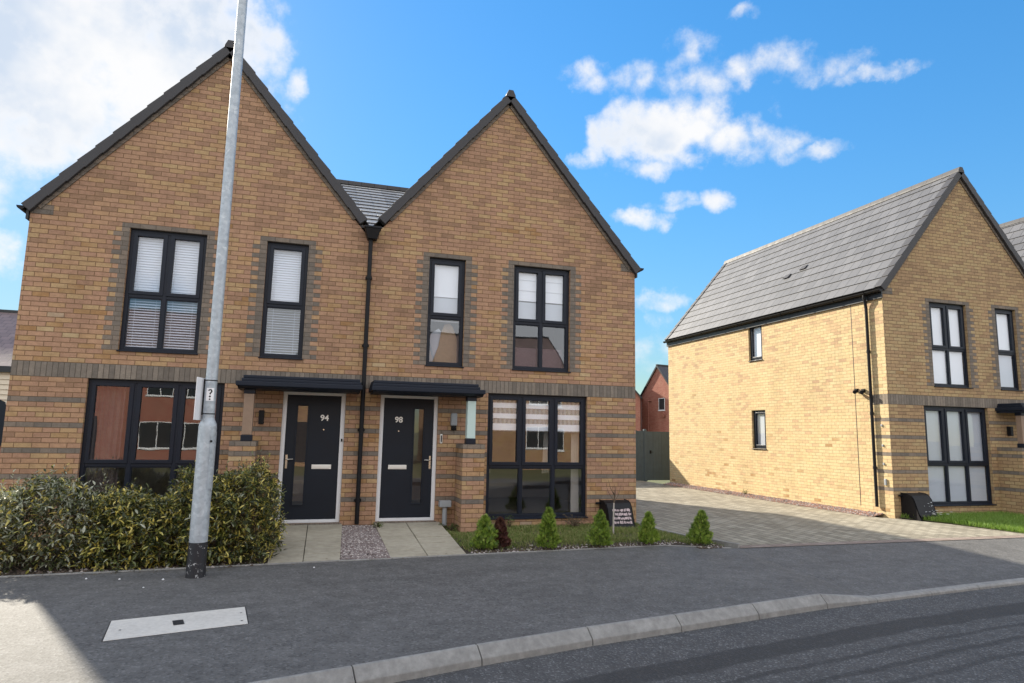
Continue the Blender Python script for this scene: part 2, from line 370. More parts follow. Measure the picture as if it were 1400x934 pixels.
def glazed(parent, s, x0, x1, z0, z1, nl, zt, sash_rows=(1,), name='window', frost=False, sill=True, y=.0):
    """frame with nl lights across and a transom at zt; children: sash, pane, sill"""
    F = .058; yf, yb = .065 + y, .135 + y
    m = MB(s)
    m.box(x0, x0 + F, yf, yb, z0, z1); m.box(x1 - F, x1, yf, yb, z0, z1)
    m.box(x0 + F, x1 - F, yf, yb, z1 - F, z1); m.box(x0 + F, x1 - F, yf, yb, z0, z0 + F)
    lw = (x1 - x0 - 2 * F - (nl - 1) * F) / nl
    xs = []
    for i in range(nl):
        a = x0 + F + i * (lw + F); xs.append((a, a + lw))
        if i < nl - 1: m.box(a + lw, a + lw + F, yf, yb, z0 + F, z1 - F)
    rows = [(z0 + F, z1 - F)]
    if zt:
        rows = [(z0 + F, zt - F / 2), (zt + F / 2, z1 - F)]
        for a, b in xs: m.box(a, b, yf + .001, yb - .001, zt - F / 2, zt + F / 2)
    w = m.build(name, M['anthracite'], parent, bevel=.005)
    g = MB(s)
    rng = random.Random(int((x0 + z0 * 7) * 1000) + (5 if s < 0 else 0))
    for ri, (za, zb) in enumerate(rows):
        for a, b in xs:
            t1, t2 = rng.uniform(-.003, .003), rng.uniform(-.003, .003)
            q = MB(s)
            ins = 0.0
            if ri in sash_rows or not zt:
                S = .05; ys = yf - .014
                q.box(a - .008, a + S, ys, yb - .02, za - .008, zb + .008); q.box(b - S, b + .008, ys, yb - .02, za - .008, zb + .008)
                q.box(a + S, b - S, ys, yb - .02, zb - S, zb + .008); q.box(a + S, b - S, ys, yb - .02, za - .008, za + S)
                q.build('sash', M['anthracite'], w, bevel=.006); ins = S
            else:
                S = .014
                q.box(a, a + S, yf + .012, yb, za, zb); q.box(b - S, b, yf + .012, yb, za, zb)
                q.box(a + S, b - S, yf + .012, yb, zb - S, zb); q.box(a + S, b - S, yf + .012, yb, za, za + S)
                q.build('glazing_bead', M['anthracite'], w); ins = S
            yp = yf + .03
            a2, b2, za2, zb2 = a + ins - .004, b - ins + .004, za + ins - .004, zb - ins + .004
            g.quad((a2, yp + t1, za2), (b2, yp - t1, za2), (b2, yp - t1 + t2, zb2), (a2, yp + t1 + t2, zb2))
    g.build('pane', M['frost' if frost else 'glass'], w)
    if sill:
        q = MB(s); q.prof([(-.028 + y, z0 - .018), (-.028 + y, z0 - .002), (yf + y, z0 + .012), (.09 + y, z0 + .012), (.09 + y, z0 - .018)][::-1], x0 - .012, x1 + .012)
        q.build('sill', M['anthracite'], w, bevel=.003)
    return w, xs, rows


def venetian(w, s, x0, x1, z0, z1, y=.150, tilt=66, pitch=.042):
    m = MB(s); z = z1 - .04; t = R(tilt); h = .023
    m.box(x0, x1, y - .015, y + .015, z1 - .035, z1)
    while z > z0 + .02:
        dy, dz = h * math.cos(t), h * math.sin(t)
        m.quad((x0, y - dy, z - dz), (x1, y - dy, z - dz), (x1, y + dy, z + dz), (x0, y + dy, z + dz)); z -= pitch
    for fx in (.2, .8):
        xx = x0 + (x1 - x0) * fx; m.box(xx - .002, xx + .002, y - .016, y - .014, z0, z1)
    return m.build('venetian_blind', M['slat'], w)


def panel_blind(w, s, x0, x1, z0, z1, mat='blind_white', name='roller_blind', y=.128, folds=0):
    m = MB(s)
    if not folds:
        m.box(x0, x1, y, y + .004, z0, z1); m.box(x0, x1, y - .006, y + .01, z0 - .02, z0)
    else:
        h = (z1 - z0) / folds
        for i in range(folds):
            a = z0 + i * h
            m.quad((x0, y - .006, a), (x1, y - .006, a), (x1, y + .006, a + h), (x0, y + .006, a + h))
            m.quad((x0, y + .006, a), (x1, y + .006, a), (x1, y - .006, a), (x0, y - .006, a))
    return m.build(name, M[mat], w)


def curtain(w, s, xa, xb, z0, z1, y=.22, mat='curtain', bow=0.0, n=14):
    m = MB(s); K = 6
    def px(t, q): return xa + (xb - xa) * t + bow * math.sin(q * math.pi) * (1 - t)
    for i in range(n):
        for j in range(K):
            t0, t1, q0, q1 = i / n, (i + 1) / n, j / K, (j + 1) / K
            f = lambda t: y + .018 * math.sin(t * n * math.pi * .66)
            m.quad((px(t0, q0), f(t0), z0 + (z1 - z0) * q0), (px(t1, q0), f(t1), z0 + (z1 - z0) * q0), (px(t1, q1), f(t1), z0 + (z1 - z0) * q1), (px(t0, q1), f(t0), z0 + (z1 - z0) * q1))
    return m.build('curtain', M[mat], w, smooth=True)


def numerals(text, parent, s, xc, zc, size, y):
    cu_ = bpy.data.curves.new('numerals', 'FONT'); cu_.body = text; cu_.size = size; cu_.extrude = .004; cu_.align_x = 'CENTER'; cu_.align_y = 'CENTER'; cu_.offset = .003
    t = bpy.data.objects.new('tmp', cu_); COL.objects.link(t)
    bpy.context.view_layer.update()
    me = bpy.data.meshes.new_from_object(t.evaluated_get(bpy.context.evaluated_depsgraph_get()))
    bpy.data.objects.remove(t)
    me.transform(Matrix.Translation((s * xc, y, zc)) @ Matrix.Rotation(R(90), 4, 'X'))
    me.materials.clear(); me.materials.append(M['numeral'])
    o = bpy.data.objects.new('house_number', me); COL.objects.link(o); o.parent = parent
    return o


OPEN = dict(A=(1.033, 1.70, 2.775, 4.725), B=(2.618, 3.74, 2.775, 4.725), C=(2.178, 4.10, .135, L0), D=(.287, 1.285, .12, 2.25))
SIDE = [(4.14, 4.74, 3.735, 4.80), (4.10, 4.70, 1.235, 2.31)]


def make_house(name, label, origin, s, number, style, xa=2.5, brick='brick'):
    root = empty(name, origin, 0, label, 'house', 'semi-detached buff brick houses with steep gables')
    zt = lambda x: ZT - SL * abs(x - xa)
    # ---------------- brick wall: one mesh, three kinds of brick
    w = MB(s)
    ops = list(OPEN.values())
    BANDS = {26, 21, 16, 11, 6}
    tooth = [OPEN['A'], OPEN['B']]
    ztop = 64  # courses to 4.80
    zr = -4
    while zr < ztop:
        h = 1
        if zr == 31: h = 3
        za, zb = zr * CO, (zr + h) * CO
        cuts = {0.0, HW}
        for (a, b, c, d) in ops:
            if za < d - .001 and zb > c + .001: cuts |= {a, b}
        reg = []
        if h == 3: base = 2
        else: base = 1 if zr in BANDS else 0
        if base == 0:
            for (a, b, c, d) in tooth:
                if za > c - .01 and zb < d + .01:
                    t = .225 if zr % 2 else .1125
                    reg += [(a - t, a), (b, b + t)]
                elif abs(za - d) < .01: reg += [(a - .1125, b + .1125)]
        for a, b in reg: cuts |= {a, b}
        cs = sorted(cuts)
        for a, b in zip(cs, cs[1:]):
            if b - a < 1e-4: continue
            mx_ = (a + b) / 2; zc = (za + zb) / 2
            # split vertically where an opening starts or ends inside this course
            zs = [za, zb]
            for (oa, ob, oc, od) in ops:
                if oa < mx_ < ob:
                    zs += [q for q in (oc, od) if za + .001 < q < zb - .001]
            zs = sorted(zs)
            for q0, q1 in zip(zs, zs[1:]):
                qm = (q0 + q1) / 2
                if any(oa < mx_ < ob and oc < qm < od for (oa, ob, oc, od) in ops): continue
                mat = base
                if any(ra < mx_ < rb for ra, rb in reg): mat = 1
                uv = None
                if mat == 2: uv = [(a * s, 0.0), (b * s, 0.0), (b * s, .225), (a * s, .225)]
                w.quad((a, 0, q0), (b, 0, q0), (b, 0, q1), (a, 0, q1), mat, uv)
        zr += h
    zg = ztop * CO
    lim = lambda x: zt(x) - .20
    w.face([(0, 0, zg), (HW, 0, zg), (HW, 0, max(lim(HW), zg + .002)), (xa, 0, lim(xa)), (0, 0, lim(0))], 0)
    w.face([(HW, HD, -.3), (0, HD, -.3), (0, HD, lim(0)), (xa, HD, lim(xa)), (HW, HD, lim(HW))], 0)
    # reveals
    for (a, b, c, d) in ops:
        w.quad((a, 0, c), (a, .16, c), (a, .16, d), (a, 0, d), 0); w.quad((b, .16, c), (b, 0, c), (b, 0, d), (b, .16, d), 0)
        w.quad((a, .16, d), (b, .16, d), (b, 0, d), (a, 0, d), 1); w.quad((a, 0, c), (b, 0, c), (b, .16, c), (a, .16, c), 1)
    # outer side wall with its two small openings, bands return round the corner
    ZB = 4.86
    ys = sorted({0, .45, HD} | {q for o in SIDE for q in o[:2]})
    zr = -4
    edges = [-.3]
    for bnd in sorted(BANDS): edges += [bnd * CO, (bnd + 1) * CO]
    edges += [L0, L0 + .225, ZB] + [q for o in SIDE for q in o[2:]]
    edges = sorted(set(edges))
    for za, zb in zip(edges, edges[1:]):
        zc = (za + zb) / 2
        for a, b in zip(ys, ys[1:]):
            mm = (a + b) / 2
            if any(o[0] < mm < o[1] and o[2] < zc < o[3] for o in SIDE): continue
            mat = 3; uv = None
            if b <= .451:
                if any(bn * CO < zc < (bn + 1) * CO for bn in BANDS): mat = 1
                if L0 < zc < L0 + .225: mat = 2; uv = [(a, 0), (b, 0), (b, .225 * (zb - za) / .225), (a, .225 * (zb - za) / .225)]
            w.quad((HW, a, za), (HW, b, za), (HW, b, zb), (HW, a, zb), mat, uv)
    for (a, b, c, d) in SIDE:
        for pts in (((HW, a, c), (HW - .16, a, c), (HW - .16, a, d), (HW, a, d)), ((HW - .16, b, c), (HW, b, c), (HW, b, d), (HW - .16, b, d)),
                    ((HW, a, d), (HW - .16, a, d), (HW - .16, b, d), (HW, b, d)), ((HW - .16, a, c), (HW, a, c), (HW, b, c), (HW - .16, b, c))):
            w.quad(*pts, 3)
    # brick pier under the canopy post
    px0, px1, pd, ph = 1.615, 1.99, -.56, 1.425
    pe = [-.3]
    for bn in sorted(BANDS):
        if (bn + 1) * CO < ph: pe += [bn * CO, (bn + 1) * CO]
    pe += [ph - CO, ph]
    for za, zb in zip(pe, pe[1:]):
        zc = (za + zb) / 2
        mat = 1 if zc > ph - CO or any(bn * CO < zc < (bn + 1) * CO for bn in BANDS) else 0
        w.box(px0, px1, pd, -.001, za, zb, mat, '+y+z-z')
    w.quad((px0, pd, ph), (px1, pd, ph), (px1, 0, ph), (px0, 0, ph), 1)
    # grey kneeler stones
    w.box(4.80, HW + .004, -.005, .25, 4.803, 4.955, 1)
    w.build('wall', [M['shaded_brick' if brick != 'brick' else 'brick'], M['grey_brick'], M['soldier'], M[brick]], root)  # right pair: front and side are shaded and sunlit copies of one brick
    # party wall and rooms behind the glass
    r = MB(s)
    r.quad((.03, .16, 0), (.03, HD - .1, 0), (.03, HD - .1, 4.9), (.03, .16, 4.9), 0)
    r.quad((HW - .17, .16, 0), (HW - .17, 4.0, 0), (HW - .17, 4.0, 4.9), (HW - .17, .16, 4.9), 0)
    r.quad((.03, 4.0, 0), (HW - .17, 4.0, 0), (HW - .17, 4.0, 4.9), (.03, 4.0, 4.9), 0)
    for xw in (1.9, ): r.box(xw, xw + .1, .17, 4.0, .1, 4.85, 0)
    r.box(.03, HW - .17, .16, 4.0, 2.42, 2.62, 0); r.box(.03, HW - .17, .16, 4.0, .02, .1, 1); r.box(.03, HW - .17, .16, 4.0, 4.84, 4.9, 0)
    r.build('interior', [M['plaster'], M['carpet']], root)
    # ---------------- roof
    rf = MB(s); n = 12
    for side in (1, -1):
        xe = EX if side > 0 else 0.0
        ln = math.hypot(xe - xa, zt(xe) - ZT); g = .342; nn = math.ceil(ln / g)
        d = Vector(((xe - xa) / ln, 0, (zt(xe) - ZT) / ln)); nrm = Vector((-d.z, 0, d.x)) if side > 0 else Vector((d.z, 0, -d.x))
        for i in range(nn):
            # from the eave upwards
            t1 = ln - i * g; t0 = max(0, t1 - g)
            P0 = Vector((xa, 0, ZT)) + d * t0; P1 = Vector((xa, 0, ZT)) + d * t1 + nrm * .014
            y0, y1 = -.02, HD + .06
            uv = [(y0, (i + 1) * g - .001), (y0, i * g + .001), (y1, i * g + .001), (y1, (i + 1) * g - .001)]
            a, b, c, e = (P0.x, y0, P0.z), (P1.x, y0, P1.z), (P1.x, y1, P1.z), (P0.x, y1, P0.z)
            Q = P1 - nrm * .03
            if side > 0:
                rf.face((a, b, c, e), 0, uv); rf.quad(b, (Q.x, y0, Q.z), (Q.x, y1, Q.z), c, 1)
            else:
                rf.face((e, c, b, a), 0, uv[::-1]); rf.quad(c, (Q.x, y1, Q.z), (Q.x, y0, Q.z), b, 1)
    roof = rf.build('roof', [M['tile'], M['tile_dark']], root)
    # verge tiles, stepped course by course, front and rear; pale mortar bed below them
    vgs = (MB(s), MB(s)); bed = MB(s)
    for side in (1, -1):
        xe = EX if side > 0 else 0.13
        ln = math.hypot(xe - xa, zt(xe) - ZT); g = .342; nn = math.ceil(ln / g)
        d = Vector(((xe - xa) / ln, 0, (zt(xe) - ZT) / ln)); nrm = Vector((-d.z, 0, d.x)) if side > 0 else Vector((d.z, 0, -d.x))
        for vg, (ya, yb) in zip(vgs, ((-.085, .10), (HD - .10, HD + .085))):
            for i in range(nn):
                t1 = ln - i * g + .012; t0 = max(0, ln - (i + 1) * g)
                O = Vector((xa, 0, ZT))
                def P(t, hh, yy): q = O + d * t + nrm * hh; return (q.x, yy, q.z)
                lo = -.112
                pts = [P(t0, lo + .006, ya), P(t1, lo - .006, ya), P(t1, lo - .006, yb), P(t0, lo + .006, yb), P(t0, .022, ya), P(t1, .040, ya), P(t1, .040, yb), P(t0, .022, yb)]
                if side < 0: pts = [pts[j] for j in (1, 0, 3, 2, 5, 4, 7, 6)]
                vg.hexa(pts)
        O = Vector((xa, 0, ZT)); e0 = -.10; e1 = -.165
        def P2(t, hh, yy): q = O + d * t + nrm * hh; return (q.x, yy, q.z)
        t1 = ln - .12
        pts = [P2(.02, e1, -.022), P2(t1, e1, -.022), P2(t1, e1, .05), P2(.02, e1, .05), P2(0, e0, -.022), P2(t1, e0, -.022), P2(t1, e0, .05), P2(0, e0, .05)]
        if side < 0: pts = [pts[j] for j in (1, 0, 3, 2, 5, 4, 7, 6)]
        bed.hexa(pts)
    for vg in vgs: vg.build('verge', M['verge'], roof, bevel=.006)
    bed.build('mortar_bed', M['grey_brick'], roof)
    rd = MB(s)
    yy = -.10
    while yy < HD + .08:
        y2 = min(yy + .44, HD + .10)
        pr = [(-.095, -.10), (-.088, -.06), (-.045, .034), (.045, .034), (.088, -.06), (.095, -.10)]
        e = .006 if yy < 0 else 0
        ring0 = [(xa + a, yy, ZT + .02 + b) for a, b in pr]; ring1 = [(xa + a * 1.04, y2, ZT + .02 + b * 1.04) for a, b in pr]
        for i in range(5): rd.quad(ring0[i], ring0[i + 1], ring1[i + 1], ring1[i])
        rd.face(ring0[::-1]); rd.face(ring1)
        yy += .44
    rd.build('ridge', M['verge'], roof, bevel=.006)
    for vy in ((4.19, ), (3.65, )):
        vt = MB(s); x_ = HW - 1.0 if vy[0] > 4 else HW - 1.13
        d = Vector((1, 0, -SL)).normalized(); nn_ = Vector((SL, 0, 1)).normalized(); O = Vector((x_, vy[0], zt(x_))) + nn_ * .02
        pts = []
        for hh in (0, .05):
            for (t, y_) in ((-.09, -.11), (.09, -.11), (.09, .11), (-.09, .11)):
                q = O + d * t + Vector((0, y_, 0)) + nn_ * (hh * .6 if t > 0 else hh * .2); pts.append(tuple(q))
        vt.hexa(pts); vt.build('vent_tile', M['verge'], roof, bevel=.008)
    # fascia, gutter and its brackets on the outer eave
    fb = MB(s); fb.box(HW + .01, HW + .045, -.03, HD + .03, 4.70, 4.875); fb.quad((HW, 0, 4.72), (HW + .03, 0, 4.72), (HW + .03, HD, 4.72), (HW, HD, 4.72))
    fb.build('fascia', M['fascia'], root)
    gt = MB(s); gx, gz, gr = HW + .105, 4.885, .058
    for i in range(8):
        a0, a1 = math.pi * i / 8, math.pi * (i + 1) / 8
        A_, B_ = (gx - gr * math.cos(a0), gz - gr * math.sin(a0)), (gx - gr * math.cos(a1), gz - gr * math.sin(a1))
        gt.quad((A_[0], -.08, A_[1]), (B_[0], -.08, B_[1]), (B_[0], HD + .08, B_[1]), (A_[0], HD + .08, A_[1]))
    for ye, fl in ((-.08, 1), (HD + .08, -1)):
        ring = [(gx - gr * math.cos(math.pi * i / 8), ye, gz - gr * math.sin(math.pi * i / 8)) for i in range(9)]
        gt.face(ring if fl > 0 else ring[::-1])
    gut = gt.build('gutter', M['black'], root, smooth=True)
    for i in range(10):
        q = MB(s); y_ = .35 + i * .94
        q.tube([(gx - (gr + .004) * math.cos(math.pi * j / 6), y_, gz - (gr + .004) * math.sin(math.pi * j / 6)) for j in range(7)], .008, 5)
        q.build('gutter_bracket', M['black'], gut)
    # outer downpipe with swan neck
    dp = MB(s)
    dp.tube([(gx, .40, 4.83), (gx, .40, 4.76), (gx - .02, .40, 4.70), (HW + .06, .41, 4.60), (HW + .05, .41, 4.52), (HW + .05, .41, .08)], .034, 10)
    for z_ in (3.5, 2.1, .9): dp.tube([(HW + .05, .41, z_), (HW + .05, .41, z_ + .06)], .043, 10)
    dp.build('downpipe', M['black'], root, smooth=True)
    # ---------------- windows
    tr = 2.775 + 1.95 * .45
    wA, xsA, rA = glazed(root, s, *OPEN['A'], 1, tr)
    wB, xsB, rB = glazed(root, s, *OPEN['B'], 2, tr)
    wC, xsC, rC = glazed(root, s, *OPEN['C'], 3, 1.03)
    style(s, wA, xsA, rA, wB, xsB, rB, wC, xsC, rC)
    for (a, b, c, d) in SIDE:
        m = MB(1); W2 = empty_window(root, s, a, b, c, d)
    # ---------------- door
    a, b, c, d = OPEN['D']; F = .066
    f = MB(s)
    f.box(a, a + F, .05, .12, c, d); f.box(b - F, b, .05, .12, c, d); f.box(a + F, b - F, .05, .12, d - F, d)
    f.box(a + F, b - F, .045, .13, c, c + .05)
    f.build('door_frame', M['upvc'], root, bevel=.005)
    sl = MB(s); sl.box(a - .02, b + .02, -.03, .14, c - .075, c - .002, 0); sl.build('door_sill', M['soldier'], root)
    l = MB(s); da, db, dc, dd = a + F + .004, b - F - .004, c + .055, d - F - .004
    ga, gb, gc, gd = .885, 1.045, .41, 2.005
    l.box(da, ga, .07, .114, dc, dd); l.box(gb, db, .07, .114, dc, dd); l.box(ga, gb, .07, .114, dc, gc); l.box(ga, gb, .07, .114, gd, dd)
    dr = l.build('door', M['door'], root)
    q = MB(s); t = .022
    q.box(ga - t, ga, .058, .07, gc - t, gd + t); q.box(gb, gb + t, .058, .07, gc - t, gd + t); q.box(ga, gb, .058, .07, gc - t, gc); q.box(ga, gb, .058, .07, gd, gd + t)
    q.build('glazing_bead', M['door'], dr, bevel=.004)
    q = MB(s); q.quad((ga, .085, gc), (gb, .085, gc), (gb, .085, gd), (ga, .085, gd)); q.build('pane', M['glass'], dr)
    q = MB(s); q.quad((ga - .3, .6, gc), (gb + .3, .6, gc), (gb + .3, .6, gd), (ga - .3, .6, gd)); q.build('hall_curtain', M['tan_post'], dr)
    q = MB(s); q.box(.468, .778, .055, .071, .978, 1.05); q.box(.485, .761, .049, .056, .99, 1.038); q.build('letterplate', M['letter'], dr, bevel=.005)
    q = MB(s); q.box(1.160, 1.192, .058, .071, .985, 1.205); q.tube([(1.176, .06, 1.13), (1.176, .025, 1.13), (1.165, .015, 1.132), (1.07, .015, 1.135)], .0095, 8); q.build('handle', M['chrome'], dr, smooth=True)
    if number: numerals(number, dr, s, .615, 1.81, .135, .064)
    q = MB(s); q.tube([(.62, .071, 1.62), (.62, .062, 1.62)], .012, 10); q.build('spyhole', M['chrome'], dr, smooth=True)
    # ---------------- canopy, its post and fittings
    c_ = MB(s)
    cx0, cx1 = .075, 1.955
    c_.box(cx0, cx1, -.66, -.001, 2.262, 2.335)
    c_.prof([(-.66, 2.262), (-.02, 2.262), (-.02, 2.225), (-.58, 2.225)], cx0 + .03, cx1 - .03)
    c_.box(cx0 + .015, cx1 - .07, -.58, -.001, 2.337, 2.385); c_.box(cx0 + .03, cx1 - .09, -.54, -.001, 2.387, 2.435)
    c_.build('canopy', M['canopy'], root, bevel=.010)
    p_ = MB(s); p_.box(1.69, 1.835, -.50, -.37, 1.52, 2.15); po = p_.build('canopy_post', M['pale_green' if number in ('98',) else 'tan_post'], root, bevel=.008)
    for z0_, z1_ in ((1.425, 1.52), (2.15, 2.224)):
        q = MB(s); q.box(1.68, 1.845, -.51, -.36, z0_, z1_); q.build('post_shoe', M['anthracite'], po, bevel=.008)
    if number == '98':
        q = MB(s); q.box(1.50, 1.61, -.09, -.001, 1.73, 1.95); wl = q.build('wall_lamp', M['grey_plastic'], root, bevel=.02)
        q = MB(s); q.box(1.515, 1.60, -.085, -.001, 1.655, 1.73); q.tube([(1.558, -.085, 1.69), (1.558, -.115, 1.685)], .027, 10); q.build('motion_sensor', M['black'], wl, bevel=.008)
        q = MB(s); q.box(1.325, 1.37, -.03, -.001, 1.42, 1.585); db_ = q.build('doorbell', M['letter'], root, bevel=.012)
        q = MB(s); q.box(1.337, 1.358, -.034, -.03, 1.445, 1.56); q.build('bell_face', M['black'], db_, bevel=.006)
    else:
        q = MB(s); q.box(1.555, 1.635, -.10, -.001, 1.69, 1.91); q.build('wall_lamp', M['black'], root, bevel=.008)
        q = MB(s); q.tube([(1.225, -.0, 1.46), (1.225, -.0, 1.46 + .001)], .001, 6)
        q = MB(s); q.box(.310, .335, .028, .05, 1.43, 1.475); q.build('doorbell', M['black'], root, bevel=.006)
    return root


def empty_window(root, s, y0, y1, z0, z1):
    """small side window on the outer wall (plane x = HW)"""
    m = MB(s); F = .055; xa_, xb_ = HW - .13, HW - .06
    m.box(xa_, xb_, y0, y0 + F, z0, z1); m.box(xa_, xb_, y1 - F, y1, z0, z1)
    m.box(xa_, xb_, y0 + F, y1 - F, z0, z0 + F); m.box(xa_, xb_, y0 + F, y1 - F, z1 - F, z1)
    w = m.build('window', M['anthracite'], root, bevel=.005)
    q = MB(s); S = .05; xc = xb_ + .014
    q.box(xa_, xc, y0 + F, y0 + F + S, z0 + F, z1 - F); q.box(xa_, xc, y1 - F - S, y1 - F, z0 + F, z1 - F)
    q.box(xa_, xc, y0 + F + S, y1 - F - S, z0 + F, z0 + F + S); q.box(xa_, xc, y0 + F + S, y1 - F - S, z1 - F - S, z1 - F)
    q.build('sash', M['anthracite'], w, bevel=.006)
    G = F + S - .004
    q = MB(s); q.quad((HW - .09, y0 + G, z0 + G), (HW - .09, y1 - G, z0 + G), (HW - .09, y1 - G, z1 - G), (HW - .09, y0 + G, z1 - G)); q.build('pane', M['glass'], w)
    q = MB(s); q.box(HW - .112, HW - .108, y0 + F, y1 - F, z0 + F, z1 - F); q.build('roller_blind', M['blind_white' if z0 > 3 else 'blind_grey'], w)
    q = MB(s); q.box(HW - .07, HW + .03, y0 - .012, y1 + .012, z0 - .02, z0 - .002); q.build('sill', M['anthracite'], w, bevel=.003)
    return w


def style_94(s, wA, xsA, rA, wB, xsB, rB, wC, xsC, rC):
    for w, xs in ((wA, xsA), (wB, xsB)):
        for a, b in xs:
            venetian(w, s, a - .01, b + .01, 3.66, 4.67); venetian(w, s, a - .01, b + .01, 2.84, 3.66, tilt=20 if w is wA else 34)
    curtain(wC, s, 3.62, 4.02, .2, 2.26, mat='curtain_dull'); curtain(wC, s, 2.24, 2.50, .2, 2.26, mat='curtain_dull')


def style_98(s, wA, xsA, rA, wB, xsB, rB, wC, xsC, rC):
    (a, b) = xsA[0]; panel_blind(wA, s, a - .02, b + .02, 4.05, 4.68, 'blind_white')
    panel_blind(wA, s, a - .02, b + .02, 3.60, 4.02, 'blind_grey', 'net_panel', y=.140)
    m = MB(s); y = .24
    pts = [(a + .08, 2.80), (b - .01, 2.80), (b - .02, 3.30), (b - .10, 3.52), (b - .17, 3.58), (a + .30, 3.55), (a + .24, 3.40), (a + .20, 3.15)]
    m.face([(p[0], y, p[1]) for p in pts]); m.face([(p[0], y + .02, p[1]) for p in pts][::-1])
    for i in range(len(pts)):
        p, q = pts[i], pts[(i + 1) % len(pts)]; m.quad((q[0], y, q[1]), (p[0], y, p[1]), (p[0], y + .02, p[1]), (q[0], y + .02, q[1]))
    m.build('tan_board', M['tan'], wA)
    m = MB(s); y = .27
    pts = [(a + .0, 2.80), (a + .20, 2.80), (a + .30, 3.35), (a + .20, 3.48), (a + .06, 3.38), (a + .02, 3.2)]
    m.face([(p[0], y, p[1]) for p in pts]); m.face([(p[0], y + .015, p[1]) for p in pts][::-1]); m.build('grey_board', M['blind_grey'], wA)
    for a, b in xsB:
        panel_blind(wB, s, a - .02, b + .02, 4.08, 4.68, 'blind_white', 'roman_blind', folds=3)
        panel_blind(wB, s, a - .02, b + .02, 3.66, 4.06, 'blind_grey', 'net_panel', y=.140)
        m = MB(s); m.box(a - .02, b + .02, .30, .42, 2.70, 3.22); m.build('patterned_cloth', M['pinkthings'], wB)
    for i, (a, b) in enumerate(xsC):
        m = MB(s)
        for z in (1.72, 1.93, 2.12): m.box(a - .02, b + .02, .118, .121, z - .045, z + .045 + (.03 if z < 1.8 else 0))
        m.build('striped_blind', M['blind_white'], wC)
        m = MB(s); m.box(a - .02, b + .02, .126, .128, 1.66, 2.27); m.build('sheer_blind', M['net'], wC)
    (a, b) = xsC[2]; curtain(wC, s, b + .03, b - .15, .16, 2.2, y=.30, bow=-.02)
    (a, b) = xsC[1]; curtain(wC, s, b - .10, b + .04, .9, 2.2, y=.32, bow=.03)
    (a, b) = xsC[0]; curtain(wC, s, a - .04, a + .10, .9, 2.2, y=.32)


def style_right(s, wA, xsA, rA, wB, xsB, rB, wC, xsC, rC):
    for w, xs in ((wB, xsB),):
        for a, b in xs: panel_blind(w, s, a - .02, b + .02, 2.82, 4.68, 'blind_white')
    a, b = xsA[0]; panel_blind(wA, s, a - .02, b + .02, 3.6, 4.68, 'blind_white'); panel_blind(wA, s, a - .02, b + .02, 2.82, 3.6, 'blind_grey')
    for a, b in xsC: panel_blind(wC, s, a - .03, b + .03, .18, 2.27, 'blind_grey')


def net_mat():
    m = bpy.data.materials.new('net_cloth'); m.use_nodes = True; k = NT(m.node_tree); k.n.clear()
    out = k.new('ShaderNodeOutputMaterial'); mx = k.new('ShaderNodeMixShader'); tr = k.new('ShaderNodeBsdfTransparent'); df = k.new('ShaderNodeBsdfDiffuse')
    o = k.new('ShaderNodeTexCoord').outputs['Object']; x, y, z = k.sep(o)
    fold = k.m('ADD', k.m('MULTIPLY', k.m('SINE', k.m('MULTIPLY', x, 75)), .12), .42)
    df.inputs[0].default_value = (.6, .6, .6, 1)
    k.put(mx.inputs[0], fold); k.l.new(tr.outputs[0], mx.inputs[1]); k.l.new(df.outputs[0], mx.inputs[2]); k.l.new(mx.outputs[0], out.inputs[0])
    return m


M['net'] = net_mat()

h94 = make_house('brick_house', 'buff brick house with white framed dark door numbered 94, hedge and lamp post in front', (0, 0, 0), -1, '94', style_94, 2.50)
h98 = make_house('brick_house', 'buff brick house with dark door numbered 98 and small conifers along its lawn', (0, 0, 0), 1, '98', style_98, 2.46)
TX, TZ = 11.281, .09
hr1 = make_house('brick_house', 'buff brick house across the block paved drive, its sunlit side wall facing the drive', (TX + HW, 0.03, TZ), -1, None, style_right, 2.54, 'sunlit_brick')
hr2 = make_house('brick_house', 'house cut off by the right edge, only a slope of its grey roof showing', (TX + HW, 0.03, TZ), 1, None, style_right, 2.54, 'sunlit_brick')


